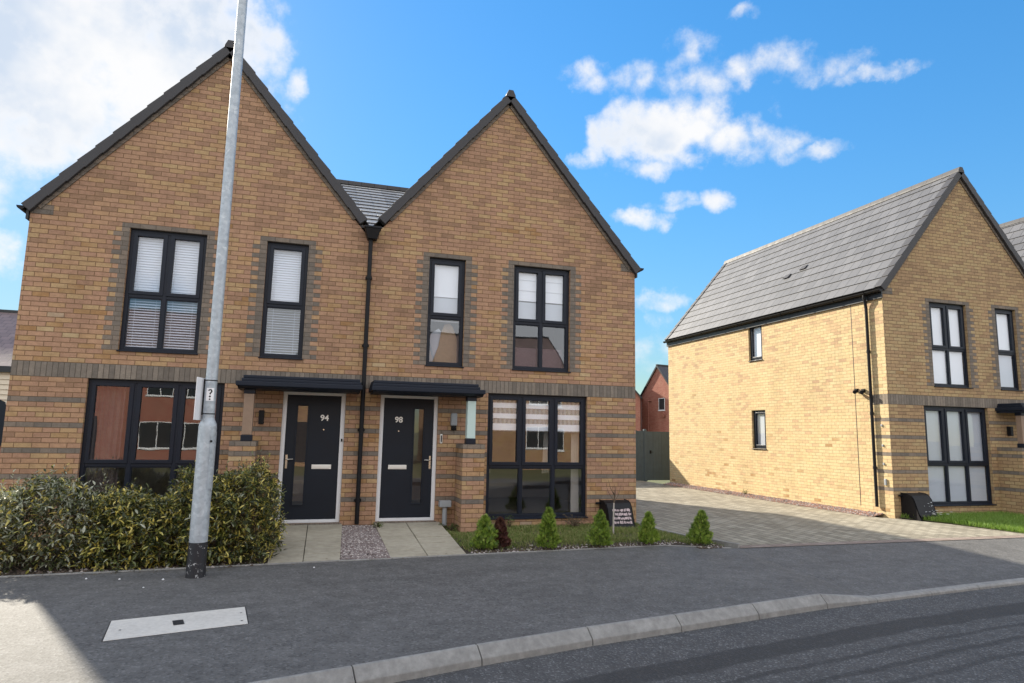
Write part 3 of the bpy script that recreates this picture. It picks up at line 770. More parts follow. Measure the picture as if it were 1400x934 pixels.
def party_line(root, z_off=0):
    """hopper, shared downpipe and the low roof between the two gables"""
    hp = MB(1)
    hp.hexa([(-.075, -.16, 4.90), (.085, -.16, 4.90), (.085, -.005, 4.90), (-.075, -.005, 4.90), (-.13, -.20, 5.08), (.13, -.20, 5.08), (.13, -.005, 5.08), (-.13, -.005, 5.08)])
    hp.box(-.145, .145, -.21, -.004, 5.08, 5.12)
    h = hp.build('hopper', M['black'], root, bevel=.008)
    dp = MB(1); dp.tube([(-.018, -.075, 4.91), (-.018, -.075, .10)], .036, 12)
    for z in (4.2, 3.02, 1.6, .45): dp.tube([(-.018, -.075, z), (-.018, -.075, z + .06)], .046, 12); dp.box(-.075, .04, -.05, -.003, z + .01, z + .045)
    dp.build('downpipe', M['black'], root, smooth=True)
    v = MB(1); n = 13; y0, z0, y1, z1 = .02, 5.14, 4.0, 7.36
    for i in range(n):
        a, b = i / n, (i + 1) / n
        ya, za, yb, zb = y0 + (y1 - y0) * a, z0 + (z1 - z0) * a, y0 + (y1 - y0) * b, z0 + (z1 - z0) * b
        hw = .20 + (zb - 5.05) / SL
        v.face(((-hw, ya, za + .028), (hw, ya, za + .028), (hw, yb, zb), (-hw, yb, zb)), 0, ((-hw, .01), (hw, .01), (hw, .33), (-hw, .33)))
        v.quad((-hw, ya, za - .01), (hw, ya, za - .01), (hw, ya, za + .028), (-hw, ya, za + .028), 1)
    hw = .25 + (z1 - 5.05) / SL
    v.quad((hw, y1 + 4, z0 + .4), (-hw, y1 + 4, z0 + .4), (-hw, y1, z1), (hw, y1, z1), 0)
    v.box(-hw, hw, y1 - .12, y1 + .12, z1 - .03, z1 + .06, 1)
    v.build('valley_roof', [M['tile_pale'], M['tile_dark']], root)  # sunlit stripes are coloured in: pale treads against dark risers


party_line(h98); party_line(hr2)

# extras on single houses
q = MB(1); q.tube([(1.43, -.12, .05), (1.43, -.12, .36)], .042, 10); vp = q.build('vent_pipe', M['grey_plastic'], h98, smooth=True)
q = MB(1); q.box(1.33, 1.53, -.19, -.05, .36, .47); q.build('vent_cowl', M['grey_plastic'], vp, bevel=.012)
for dy, dz in ((.64, 2.62), (.84, 2.64)):   # two small cameras on the sunlit side wall
    q = MB(-1); q.box(HW, HW + .05, dy - .04, dy + .04, dz, dz + .07); q.tube([(HW + .05, dy, dz + .03), (HW + .11, dy - .03, dz), (HW + .17, dy - .10, dz - .02)], [.02, .04, .045], 10)
    q.build('security_camera', M['black'], hr1, smooth=True)
q = MB(-1); q.box(HW - .003, HW + .003, .90, .914, .05, 4.70); q.build('movement_joint', M['fascia'], hr1)
for dy, dz in ((.20, 1.86), (.20, 1.42), (.20, 1.02)):
    q = MB(-1); q.box(HW, HW + .025, dy - .018, dy + .018, dz - .025, dz + .025); q.build('pipe_clip', M['grey_plastic'], hr1, bevel=.006)
q = MB(-1); q.box(HW, HW + .035, .15, .205, .56, .70); q.build('tap_box', M['grey_plastic'], hr1, bevel=.01)

# ------------------------------------------------------------------ background houses
def simple_house(name, label, loc, rz, w, d, eave, ridge, wall, roof, wins, gable='x', boards=None, door=None, cat='house', group=None):
    """gable='x': gable end faces the front (-y); 'y': the eave faces the front"""
    root = empty(name, loc, rz, label, cat, group)
    m = MB(); X = w / 2
    f0 = boards if boards else -.5
    m.quad((-X, 0, -.5), (X, 0, -.5), (X, 0, eave), (-X, 0, eave)); m.quad((X, d, -.5), (-X, d, -.5), (-X, d, eave), (X, d, eave))
    m.quad((X, 0, -.5), (X, d, -.5), (X, d, eave), (X, 0, eave)); m.quad((-X, d, -.5), (-X, 0, -.5), (-X, 0, eave), (-X, d, eave))
    if gable == 'x':
        m.face([(-X, 0, eave), (X, 0, eave), (0, 0, ridge)]); m.face([(X, d, eave), (-X, d, eave), (0, d, ridge)])
    else:
        m.face([(-X, d, eave), (-X, 0, eave), (-X, d / 2, ridge)]); m.face([(X, 0, eave), (X, d, eave), (X, d / 2, ridge)])
    m.build('wall', wall, root)
    r = MB(); oh = .15
    if gable == 'x':
        sl = (ridge - eave) / X; g = .33; ln = math.hypot(X + oh, sl * (X + oh))
        for sg in (1, -1):
            xe = sg * (X + oh); ze = ridge + .1 - sl * (X + oh)
            p = [(0, -oh, ridge + .1), (xe, -oh, ze), (xe, d + oh, ze), (0, d + oh, ridge + .1)]; uv = [(-oh, ln), (-oh, 0), (d + oh, 0), (d + oh, ln)]
            r.face(p if sg > 0 else p[::-1], 0, uv if sg > 0 else uv[::-1])
            for yy in (-oh, d + oh - .06):
                pts = [(0, yy, ridge - .08), (xe, yy, ze - .18), (xe, yy + .06, ze - .18), (0, yy + .06, ridge - .08), (0, yy, ridge + .13), (xe, yy, ze + .03), (xe, yy + .06, ze + .03), (0, yy + .06, ridge + .13)]
                r.hexa(pts if sg > 0 else [pts[j] for j in (1, 0, 3, 2, 5, 4, 7, 6)], 1)
        r.box(-.1, .1, -oh, d + oh, ridge + .05, ridge + .16, 1)
    else:
        D = d / 2; sl = (ridge - eave) / D; ln = math.hypot(D + oh, sl * (D + oh))
        for sg in (1, -1):
            ye = D - sg * (D + oh); ze = ridge + .1 - sl * (D + oh)
            p = [(-X - oh, ye, ze), (X + oh, ye, ze), (X + oh, D, ridge + .1), (-X - oh, D, ridge + .1)]; uv = [(-X, 0), (X, 0), (X, ln), (-X, ln)]
            r.face(p if sg > 0 else p[::-1], 0, uv if sg > 0 else uv[::-1])
            r.box(-X - oh, X + oh, min(ye, ye + sg * .03), max(ye, ye + sg * .03), ze - .2, ze, 1)
            for xx in (-X - oh, X + oh - .05):
                pts = [(xx, ye, ze - .2), (xx + .05, ye, ze - .2), (xx + .05, D, ridge - .12), (xx, D, ridge - .12), (xx, ye, ze + .02), (xx + .05, ye, ze + .02), (xx + .05, D, ridge + .13), (xx, D, ridge + .13)]
                r.hexa(pts if sg > 0 else [pts[j] for j in (3, 2, 1, 0, 7, 6, 5, 4)], 1)
        r.box(-X - oh, X + oh, D - .1, D + .1, ridge + .05, ridge + .16, 1)
    r.build('roof', [roof, M['fascia']], root)
    for (xc, zc, ww, hh) in wins:
        a, b, c, e = xc - ww / 2, xc + ww / 2, zc - hh / 2, zc + hh / 2; f = .07
        q = MB(); n = 2 if ww > .8 else 1; f = .042
        for (p0, p1, p2, p3) in ((a, a + f, c, e), (b - f, b, c, e), (a + f, b - f, c, c + f), (a + f, b - f, e - f, e)): q.box(p0, p1, -.02, .05, p2, p3)
        if n > 1: q.box(xc - f / 2, xc + f / 2, -.018, .05, c + f, e - f)
        q.box(a - .05, b + .05, -.06, .0, c - .06, c)
        wn_ = q.build('window', M['upvc'], root)
        q = MB(); q.quad((a + f, -.008, c + f), (b - f, -.008, c + f), (b - f, -.008, e - f), (a + f, -.008, e - f)); q.build('pane', M['darkglass'], wn_)
    if door:
        q = MB(); q.box(door - .5, door + .5, -.03, .0, 0, 2.1); dd_ = q.build('door', M['door'], root)
        q = MB(); q.tube([(door + .38, -.03, 1.05), (door + .38, -.08, 1.05), (door + .27, -.08, 1.05)], .012, 6); q.build('handle', M['chrome'], dd_)
    return root


M['darkglass'] = plain('dark_window_glass', (.03, .035, .04), .08, var=.1)
rb = simple_house('brick_house', 'red brick house with white window and dark roof, behind the grey timber fence', (28.3, 40, .2), R(-78), 4.4, 9, 4.95, 7.5, M['red_brick'], M['tile_dark'],
                  [(.45, 4.15, .78, 1.05)])
q = MB(); q.tube([(-1.25, -.05, 4.4), (-1.25, -.05, .2)], .045, 8); q.tube([(-1.35, -.06, 4.45), (-.9, -.06, 4.5)], .05, 8); q.build('downpipe', M['red_brick'], rb)
q = MB(); q.tube([(.75, -.02, 3.25), (.75, -.20, 3.2)], [.18, .24], 12); q.build('satellite_dish', M['red_brick'], rb)
simple_house('brick_house', 'narrow strip of red brick house showing just past the corner of number 98', (24.35, 40.6, .2), R(-30), 4.4, 8, 4.75, 7.3, M['red_brick'], M['tile_dark'], [(0, 2.6, .7, .9)])
NBR = 5.75
nb = simple_house('boarded_house', 'house with cream weatherboards and dull tiled roof at far left edge', (-13.9, 14, 0), 0, 7.4, 8, 3.45, NBR, M['red_brick'], M['tile_brown'],
                  [(-1.5, 1.3, 1.2, 1.2)], gable='y')
q = MB()
for i in range(9): q.hexa([(-3.68, -.05, 2.05 + i * .165), (3.68, -.05, 2.05 + i * .165), (3.68, -.002, 2.05 + i * .165), (-3.68, -.002, 2.05 + i * .165), (-3.68, -.018, 2.21 + i * .165), (3.68, -.018, 2.21 + i * .165), (3.68, -.002, 2.21 + i * .165), (-3.68, -.002, 2.21 + i * .165)])
q.build('weatherboard', M['cream_board'], nb)
q = MB()
pr = [(3.0, .9), (3.66, .9), (3.66, 2.05), (3.58, 2.3), (3.33, 2.42), (3.08, 2.3), (3.0, 2.05)]
q.face([(a, -.09, b) for a, b in pr]); 
for i in range(len(pr)):
    (a, b), (c, d) = pr[i], pr[(i + 1) % len(pr)]; q.quad((c, -.09, d), (a, -.09, b), (a, 0, b), (c, 0, d))
q.build('arched_window', M['anthracite'], nb)

# houses across the road: they bounce the sun back and are what the front windows reflect
for i, (x, y, gab, lab) in enumerate([(-9.5, -25.5, 'y', 'red brick house across the road, mirrored in the bay of number 94'), (.5, -25.0, 'x', 'buff brick house across the road with its gable facing number 98'),
                                      (10.5, -26.0, 'y', 'buff brick house across the road, mirrored in the windows of number 98'), (20, -26, 'x', 'red brick house across the road opposite the paved drive')]):
    simple_house('brick_house', lab, (x, y, -.1), math.pi, 8.2 if gab == 'y' else 6.6, 8, 5.0, 8.0, M['brick'] if i in (1, 2) else M['red_brick'], M['tile_brown'],
                 [(-2, 4.0, 1.2, 1.3), (2, 4.0, 1.2, 1.3), (-2, 1.4, 1.6, 1.3)], gab, door=1.6, group='houses across the road')

# ------------------------------------------------------------------ ground, road, pavement
def ground_mat(name, stops, scale, bscale, bdist=.004, rough=.9, big=.5):
    m, k, b = material(name); o = k.new('ShaderNodeTexCoord').outputs['Object']
    n = k.noise(o, scale, 6, .65); lg = k.noise(o, big, 4, .55); f = k.m('ADD', k.m('MULTIPLY', n, .6), k.m('MULTIPLY', lg, .4))
    k.l.new(k.ramp(f, stops), b.inputs['Base Color']); b.inputs['Roughness'].default_value = rough
    bump(k, b, k.noise(o, bscale, 3, .7), bdist); return m


def asphalt(name, base, speck, road=False):
    m, k, b = material(name); o = k.new('ShaderNodeTexCoord').outputs['Object']
    vo = k.new('ShaderNodeTexVoronoi'); vo.inputs['Scale'].default_value = 70 if road else 52; k.l.new(o, vo.inputs['Vector'])
    r, g, bb = k.sep(vo.outputs['Color'])
    n = k.noise(o, .9, 5, .6); n3 = k.noise(o, 6, 4, .6)
    c = k.mix(n, tuple(a * .80 for a in base), tuple(a * 1.22 for a in base))
    c = k.mix(k.mapr(r, .72, 1.0, 0, .85 if road else .6), c, speck)
    c = k.mix(k.mapr(g, .7, 1.0, 0, .7), c, tuple(a * .45 for a in base))
    c = k.mix(1.0, c, k.ramp(n3, [(.3, .80), (.7, 1.2)]), 'MULTIPLY')
    if not road:
        sp = k.new('ShaderNodeTexVoronoi'); sp.inputs['Scale'].default_value = 2.3; sp.inputs['Randomness'].default_value = 1; k.l.new(k.vm('MULTIPLY', o, (1, 1, 0)), sp.inputs['Vector'])
        s1_, s2_, s3_ = k.sep(sp.outputs['Color'])
        spot = k.m('MULTIPLY', k.mapr(sp.outputs['Distance'], .035, .06, 1, 0), k.m('GREATER_THAN', s1_, .55))
        c = k.mix(k.m('MULTIPLY', spot, .8), c, k.mix(k.m('GREATER_THAN', s2_, .6), (.035, .034, .034), (.24, .235, .225)))
        st_ = k.noise(k.vm('MULTIPLY', o, (.35, 1.6, 1)), 1.3, 6, .62)
        c = k.mix(1.0, c, k.ramp(st_, [(.32, .87), (.5, 1.0), (.70, 1.06)]), 'MULTIPLY')
    if road:
        uv = k.new('ShaderNodeUVMap').outputs[0]; u, v, _ = k.sep(uv)
        vn = k.m('ADD', v, k.m('MULTIPLY', k.m('SUBTRACT', k.noise(o, 1.6, 4, .6), .5), .16))
        def band(c0, hw, soft): return k.mapr(k.m('ABSOLUTE', k.m('SUBTRACT', vn, c0)), hw, hw + soft, 1, 0, True)
        ub = k.mapr(u, -1.0, 2.5, 0, 1, True)
        d = k.m('MULTIPLY', band(.86, .13, .05), k.mapr(u, -2.0, 1.5, .25, .75, True))
        d = k.m('MAXIMUM', d, k.m('MULTIPLY', band(1.27, .018, .03), k.m('MULTIPLY', ub, .65)))
        d = k.m('MAXIMUM', d, k.m('MULTIPLY', band(1.55, .022, .03), k.m('MULTIPLY', ub, .65)))
        d = k.m('MAXIMUM', d, k.m('MULTIPLY', band(1.82, .02, .03), k.m('MULTIPLY', ub, .55)))
        c = k.mix(d, c, tuple(a * .38 for a in base))
    k.l.new(c, b.inputs['Base Color']); b.inputs['Roughness'].default_value = .82
    bump(k, b, k.m('ADD', vo.outputs['Distance'], k.m('MULTIPLY', n3, .5)), .006 if road else .003, .8)
    return m


M['road'] = asphalt('road_asphalt', (.060, .059, .060), (.17, .17, .17), True)
M['pavement'] = asphalt('pavement_asphalt', (.094, .092, .091), (.17, .17, .168))
M['grass_ground'] = ground_mat('grass_ground', [(.3, (.05, .06, .022)), (.5, (.09, .10, .035)), (.7, (.16, .14, .06))], 12, 60, .01)
M['soil'] = ground_mat('soil', [(.3, (.022, .017, .012)), (.55, (.06, .045, .032)), (.75, (.13, .10, .075))], 30, 70, .02)
M['concrete'] = ground_mat('concrete', [(.3, (.42, .40, .37)), (.5, (.52, .50, .465)), (.7, (.60, .575, .53))], 22, 150, .002, big=2)
M['kerb'] = ground_mat('kerb_concrete', [(.28, (.15, .145, .14)), (.5, (.23, .225, .215)), (.72, (.33, .325, .31))], 14, 130, .003, big=2.5)
M['slab'] = ground_mat('path_slab', [(.28, (.24, .215, .165)), (.5, (.34, .31, .245)), (.72, (.43, .395, .32))], 9, 110, .002, big=1.6)
M['slab_joint'] = ground_mat('slab_joint', [(.3, (.05, .045, .03)), (.7, (.11, .10, .07))], 20, 90, .004)

g = MB(); g.quad((-600, -600, -.36), (600, -600, -.36), (600, 600, -.36), (-600, 600, -.36)); tag(g.build('ground', M['grass_ground']), kind='structure')

KB = [(-60, -30.0), (-30, -18.2), (-16, -12.4), (-8, -9.15), (-4, -7.30), (-2.4, -6.74), (-1.43, -6.43), (-.467, -6.183), (.534, -5.923), (1.608, -5.674), (2.609, -5.486), (3.628, -5.292), (4.66, -5.10),
      (5.45, -5.00), (6.4, -4.88), (7.3, -4.77), (8.25, -4.665), (9.2, -4.57), (10.15, -4.49), (11.1, -4.42), (14, -4.3), (20, -4.25), (40, -4.25), (80, -4.25)]
KD = [0] * 13 + [1] * 5 + [1, 1, 1] + [0, 0, 0]   # 1 = dropped
ZRD, ZP0, ZP1, ZDROP = -.21, -.05, -.08, -.165
def zk(i): return ZDROP if KD[i] else ZP1
PB = lambda x: -2.6 + .06 * (x + 4) if x <= 4.9 else -2.5 + .0 * x
def sub(i, n):
    a, b = KB[i], KB[i + 1]
    return [(a[0] + (b[0] - a[0]) * t / n, a[1] + (b[1] - a[1]) * t / n, zk(i) + (zk(i + 1) - zk(i)) * t / n) for t in range(n + 1)]
pv = MB(); rdm = MB()
acc = 0
backs = [PB(k_[0]) if k_[0] < 5.3 else -2.5 for k_ in KB]
for i in range(len(KB) - 1):
    a, b = KB[i], KB[i + 1]; ba, bb = backs[i], backs[i + 1]
    pv.quad((a[0], a[1], zk(i)), (b[0], b[1], zk(i + 1)), (b[0], bb, ZP0), (a[0], ba, ZP0))
    ln = math.hypot(b[0] - a[0], b[1] - a[1])
# carriageway: rows parallel to the kerb so its wear can follow the kerb line (u along, v across)
off = [0, .5, 1.0, 1.5, 2.0, 3.2, 5.6]
nrmK = []
for i in range(len(KB)):
    p, q_ = KB[max(0, i - 1)], KB[min(len(KB) - 1, i + 1)]; t = Vector((q_[0] - p[0], q_[1] - p[1], 0)).normalized(); nrmK.append(Vector((t.y, -t.x, 0)))
for i in range(len(KB) - 1):
    for o0, o1 in zip(off, off[1:]):
        A = Vector((KB[i][0], KB[i][1], ZRD)); B = Vector((KB[i + 1][0], KB[i + 1][1], ZRD))
        rdm.face((A + nrmK[i] * o1, B + nrmK[i + 1] * o1, B + nrmK[i + 1] * o0, A + nrmK[i] * o0), 0, ((KB[i][0], o1), (KB[i + 1][0], o1), (KB[i + 1][0], o0), (KB[i][0], o0)))
tag(pv.build('pavement', M['pavement'], weld=True), kind='structure'); tag(rdm.build('road', M['road'], weld=True), kind='structure')
fp = MB()
for i in range(len(KB) - 1):
    A = Vector((KB[i][0], KB[i][1], -.1)) + nrmK[i] * 5.72; B = Vector((KB[i + 1][0], KB[i + 1][1], -.1)) + nrmK[i + 1] * 5.72
    fp.quad(A + nrmK[i] * 2, B + nrmK[i + 1] * 2, B, A); fp.quad(A + Vector((0, 0, -.15)), A, B, B + Vector((0, 0, -.15)))
tag(fp.build('pavement', M['pavement']), kind='structure')
# kerb stones: flat lip, splayed face, short upright; one mesh with open joints between stones
kb = MB()
def kerb_prof(z, drop):
    if drop > .5: return [(0, z + .003), (.10, z + .001), (.125, z - .018), (.130, ZRD - .05), (0, ZRD - .05)]
    return [(0, z + .004), (.035, z + .004), (.118, z - .078), (.128, ZRD - .05), (0, ZRD - .05)]
for i in range(3, len(KB) - 2):
    a, b = KB[i], KB[i + 1]; L_ = math.hypot(b[0] - a[0], b[1] - a[1]); ns = max(1, round(L_ / 1.0)) if L_ > 1.4 else 1
    for j in range(ns):
        f0, f1 = j / ns + .004, (j + 1) / ns - .004
        def ring(f):
            x, y_ = a[0] + (b[0] - a[0]) * f, a[1] + (b[1] - a[1]) * f; z = zk(i) + (zk(i + 1) - zk(i)) * f; dr_ = KD[i] + (KD[i + 1] - KD[i]) * f
            nr = (nrmK[i] * (1 - f) + nrmK[i + 1] * f).normalized()
            p0, p1 = kerb_prof(z, 0), kerb_prof(z, 1)
            pr_ = [(u0[0] * (1 - dr_) + u1[0] * dr_, u0[1] * (1 - dr_) + u1[1] * dr_) for u0, u1 in zip(p0, p1)]
            return [Vector((x, y_, 0)) + nr * u_ + Vector((0, 0, z_)) for u_, z_ in pr_]
        r0, r1 = ring(f0), ring(f1)
        for q0 in range(5):
            q1 = (q0 + 1) % 5; kb.quad(r0[q0], r0[q1], r1[q1], r1[q0])
        kb.face(r0[::-1]); kb.face(r1)
tag(kb.build('kerb', M['kerb'], bevel=.006), kind='structure')

# drive of concrete blocks
def block_mat():
    m, k, b = material('block_paving'); uv = k.new('ShaderNodeUVMap').outputs[0]
    u, v, _ = k.sep(uv)
    uv2 = k.comb(v, u)
    uvd = k.vm('ADD', uv2, k.vm('MULTIPLY', k.vm('SUBTRACT', k.noise(uv, 20, 2, .5, col=True), (.5, .5, .5)), (.004, .004, 0)))
    bt = k.new('ShaderNodeTexBrick'); bt.offset = .5; bt.offset_frequency = 2; k.put(bt.inputs['Vector'], uvd)
    for nm, val in (('Scale', 1.0), ('Mortar Size', .009), ('Mortar Smooth', .3), ('Bias', 0.0), ('Brick Width', .24), ('Row Height', .16)): bt.inputs[nm].default_value = val
    bt.inputs['Color1'].default_value = (0, 0, 0, 1); bt.inputs['Color2'].default_value = (1, 1, 1, 1); bt.inputs['Mortar'].default_value = (.5, .5, .5, 1)
    c = k.ramp(bt.outputs['Color'], [(0, (.185, .165, .125)), (.5, (.25, .225, .175)), (1, (.31, .285, .225))])
    n = k.noise(uv, .8, 5, .6); f2 = k.noise(uv, 45, 3, .6)
    c = k.mix(1.0, c, k.ramp(k.m('ADD', k.m('MULTIPLY', n, .65), k.m('MULTIPLY', f2, .35)), [(.3, .86), (.7, 1.12)]), 'MULTIPLY')
    c = k.mix(k.mapr(bt.outputs['Fac'], 0, 1, 0, .9), c, (.05, .043, .03))
    k.l.new(c, b.inputs['Base Color']); b.inputs['Roughness'].default_value = .85
    bump(k, b, k.m('ADD', k.m('MULTIPLY', bt.outputs['Fac'], -1.0), k.m('MULTIPLY', f2, .25)), .006)
    return m


M['block'] = block_mat()
M['red_block'] = brick_mat('red_edge_block', [(0, (.20, .155, .13)), (.5, (.245, .195, .17)), (1, (.28, .23, .20))], (.10, .08, .065), bw=.20, rh=.1, soldier=True)
dv = MB()
# drive widens towards the road; side A follows the lawn edging, side B the other house and its lawn
LA = [(5.62, -2.46), (5.22, -1.4), (5.12, .0), (5.12, 11.6)]
LB = [(12.0, -2.46), (11.72, -.9), (11.36, -.05), (11.02, .2), (11.02, 11.6)]
poly = LA + LB[::-1]
zdr = lambda x, y: (-.03 if y > 0 else -.03 + (-.046 + .03) * (-y / 2.46))
dv.face([(x, y, zdr(x, y)) for x, y in [(5.62, -2.30), (12.0, -2.30), (11.72, -.9), (11.36, -.05), (11.02, .2), (5.12, .2), (5.12, 0), (5.22, -1.4)]], 0)
dv.face([(5.12, .2, -.03), (11.02, .2, -.03), (11.02, 12.4, -.03), (5.12, 12.4, -.03)], 0)
dv.quad((5.55, -2.52, -.044), (12.1, -2.52, -.044), (12.0, -2.30, -.0435), (5.62, -2.30, -.0435), 1)
tag(dv.build('driveway', [M['block'], M['red_block']]), kind='structure')
M['chip_bed'] = ground_mat('gravel_bed_fines', [(.3, (.20, .13, .10)), (.7, (.34, .24, .19))], 30, 80, .01)
gs = MB(); gs.quad((10.92, .3, -.025), (11.29, .3, .035), (11.29, 9.2, .035), (10.92, 9.2, -.025)); tag(gs.build('gravel_bed', M['chip_bed']), kind='structure')
# edging kerb beside the small lawn
for nm, pts in (('edging_kerb', [(5.10, .0), (5.12, -.9), (5.22, -1.5), (5.56, -2.46)]), ):
    e = MB()
    for (a, b) in zip(pts, pts[1:]):
        t = Vector((b[0] - a[0], b[1] - a[1], 0)).normalized(); n_ = Vector((-t.y, t.x, 0)) * .025
        A, B = Vector((a[0], a[1], 0)), Vector((b[0], b[1], 0)); z0, z1 = -.1, .012
        e.hexa([(A - n_) + Vector((0, 0, z0)), (B - n_) + Vector((0, 0, z0)), (B + n_) + Vector((0, 0, z0)), (A + n_) + Vector((0, 0, z0)), (A - n_) + Vector((0, 0, z1)), (B - n_) + Vector((0, 0, z1)), (B + n_) + Vector((0, 0, z1)), (A + n_) + Vector((0, 0, z1))])
    tag(e.build(nm, M['kerb'], bevel=.005), kind='structure')
e = MB()
for xa_, xb_ in [(-9 + i * .9, -9 + (i + 1) * .9 - .004) for i in range(16)]:
    e.hexa([(xa_, PB(xa_) - .0, -.1), (xb_, PB(xb_) - .0, -.1), (xb_, PB(xb_) + .045, -.1), (xa_, PB(xa_) + .045, -.1), (xa_, PB(xa_) - .0, -.038), (xb_, PB(xb_) - .0, -.038), (xb_, PB(xb_) + .045, -.038), (xa_, PB(xa_) + .045, -.038)])
tag(e.build('edging_kerb', M['kerb'], bevel=.005), kind='structure')

# front gardens: sloping soil sheets, path slabs, gravel strip
def zsoil(x, y):
    if x > 1.2: hi = .0
    else: hi = .06
    t = min(1, max(0, -y / 2.3)); return hi * (1 - t) - .052 * t
s_ = MB()
for (xa_, xb_) in [(-14, -5.1), (-5.1, -1.22), (-1.22, 1.36), (1.36, 5.12)]:
    yb0, yb1 = PB(xa_) + .03, PB(xb_) + .03
    hi = .06 if xb_ < 1.3 else (.03 if xa_ < 1.3 else .0)
    if xa_ == -5.1 or xa_ == -14: hi = .0
    s_.quad((xa_, yb0, -.056), (xb_, yb1, -.056), (xb_, 0.03, hi - .01), (xa_, .03, hi - .01), 0)
s_.quad((-14, .03, -.01), (-5.1, .03, -.01), (-5.1, 12, -.01), (-14, 12, -.01), 0)
tag(s_.build('garden_soil', M['soil']), kind='structure')


def path(xl0, xr0, xl1, xr1, label):
    """slabs from the door (y=-.1) down to the pavement; x range at the door and at the pavement"""
    m = MB(); base = MB(); rows = 6; y0 = -.04
    for r_ in range(rows):
        for c in range(2):
            f0, f1 = r_ / rows, (r_ + 1) / rows
            def pt(f, g_):
                xl, xr = xl0 + (xl1 - xl0) * f, xr0 + (xr1 - xr0) * f; x = xl + (xr - xl) * g_
                y = y0 + ((PB(x) + .05) - y0) * f; return x, y, .105 - .143 * f
            split = .48
            g0, g1 = (0, split) if c == 0 else (split, 1)
            e_ = .006; ee = .004
            P_ = [pt(f0 + ee, g0 + e_), pt(f0 + ee, g1 - e_), pt(f1 - ee, g1 - e_), pt(f1 - ee, g0 + e_)]
            dz = random.uniform(-.003, .003)
            top = [(p[0], p[1], p[2] + dz) for p in P_]; bot = [(p[0], p[1], p[2] - .06) for p in P_]
            m.hexa([bot[3], bot[2], bot[1], bot[0], top[3], top[2], top[1], top[0]])
    b0 = [(xl0, y0, .085), (xr0, y0, .085), (xr1, PB(xr1) + .05, -.057), (xl1, PB(xl1) + .05, -.057)]
    m.face(b0[::-1], 1)
    return tag(m.build('garden_path', [M['slab'], M['slab_joint']], bevel=.004), kind='structure')


path(-1.28, -.24, -1.26, -.37, '')
path(.27, 1.36, .27, 1.33, '')
st = MB()   # door step riser of number 94 and 98 sits in the house; gravel strip between the paths
rng = random.Random(3)
def stones(m, fn, n, lo, hi, rng):
    for _ in range(n):
        x, y, z = fn(); r = rng.uniform(lo, hi); a = rng.uniform(0, 6.28); sq = rng.uniform(.5, .85)
        ring = []
        for lev, rr in ((-.6, .75), (.25, 1.0)):
            ring.append([(x + r * rr * math.cos(a + j * 1.257 + rng.uniform(-.3, .3)), y + r * rr * math.sin(a + j * 1.257 + rng.uniform(-.3, .3)) * sq, z + r * lev * .7) for j in range(5)])
        top = (x + rng.uniform(-.3, .3) * r, y + rng.uniform(-.3, .3) * r, z + r * .75)
        mi = rng.choice((0, 0, 1, 1, 2))
        for j in range(5):
            k2 = (j + 1) % 5; m.quad(ring[0][j], ring[0][k2], ring[1][k2], ring[1][j], mi); m.face((ring[1][j], ring[1][k2], top), mi)
M['stone_a'] = plain('gravel_grey', (.20, .17, .165), .85, var=.35, scale=30); M['stone_b'] = plain('gravel_mauve', (.15, .115, .11), .85, var=.35, scale=30); M['stone_c'] = plain('gravel_pale', (.40, .36, .34), .85, var=.2, scale=30)
def gstrip():
    f = rng.random(); y = -.06 + (-2.33 + .06) * f; xl, xr = -.25 + (-.36 + .25) * f, .27
    return (rng.uniform(xl, xr), y, .075 - .115 * f)
stones(st, gstrip, 3600, .010, .024, rng)
tag(st.build('gravel', [M['stone_a'], M['stone_b'], M['stone_c']]), 'mauve grey gravel strip between the two front paths', 'gravel', kind='stuff')
st = MB(); M['chip_red'] = plain('gravel_red', (.36, .20, .15), .85, var=.3, scale=30)
def wall_strip():
    f = rng.random(); return (10.94 + .32 * f, rng.uniform(.32, 9.15), -.02 + .055 * f)
stones(st, wall_strip, 4200, .014, .032, rng)
tag(st.build('gravel', [M['chip_red'], M['stone_a'], M['stone_c']]), 'reddish gravel along the foot of the sunlit side wall', 'gravel', kind='stuff')
st = MB()
def border():
    x = rng.uniform(1.42, 5.35); y = PB(x) + .06 + abs(rng.gauss(0, .17)); return (x, min(y, -1.4), -.045)
stones(st, border, 1500, .008, .024, rng)
stones(st, lambda: (rng.uniform(-7, -1.3), PB(-3) + rng.uniform(.06, .3), -.05), 500, .01, .03, rng)
M['chip'] = plain('bark_chip', (.075, .055, .042), .9, var=.4, scale=30)
tag(st.build('bark_chips', [M['chip'], M['chip'], M['stone_c']]), 'dark chips and pebbles in the border behind the pavement edge', 'chips', kind='stuff')

# ------------------------------------------------------------------ grass
def leaf_mat(name, stops, rough=.5, trans=.35, edge=None, spec=.4):
    m, k, b = material(name); uv = k.new('ShaderNodeUVMap').outputs[0]; u, v, _ = k.sep(uv)
    rnd = k.m('FRACT', u); across = k.m('FRACT', v)
    c = k.ramp(rnd, stops)
    if edge: c = k.mix(k.mapr(k.m('ABSOLUTE', k.m('SUBTRACT', across, .5)), .26, .36, 0, 1), c, edge)
    k.l.new(c, b.inputs['Base Color']); b.inputs['Roughness'].default_value = rough; b.inputs['Specular IOR Level'].default_value = spec
    out = k.n['Material Output']; tl = k.new('ShaderNodeBsdfTranslucent'); k.l.new(c, tl.inputs[0]); mx = k.new('ShaderNodeMixShader'); mx.inputs[0].default_value = trans
    k.l.new(b.outputs[0], mx.inputs[1]); k.l.new(tl.outputs[0], mx.inputs[2]); k.l.new(mx.outputs[0], out.inputs[0])
    return m


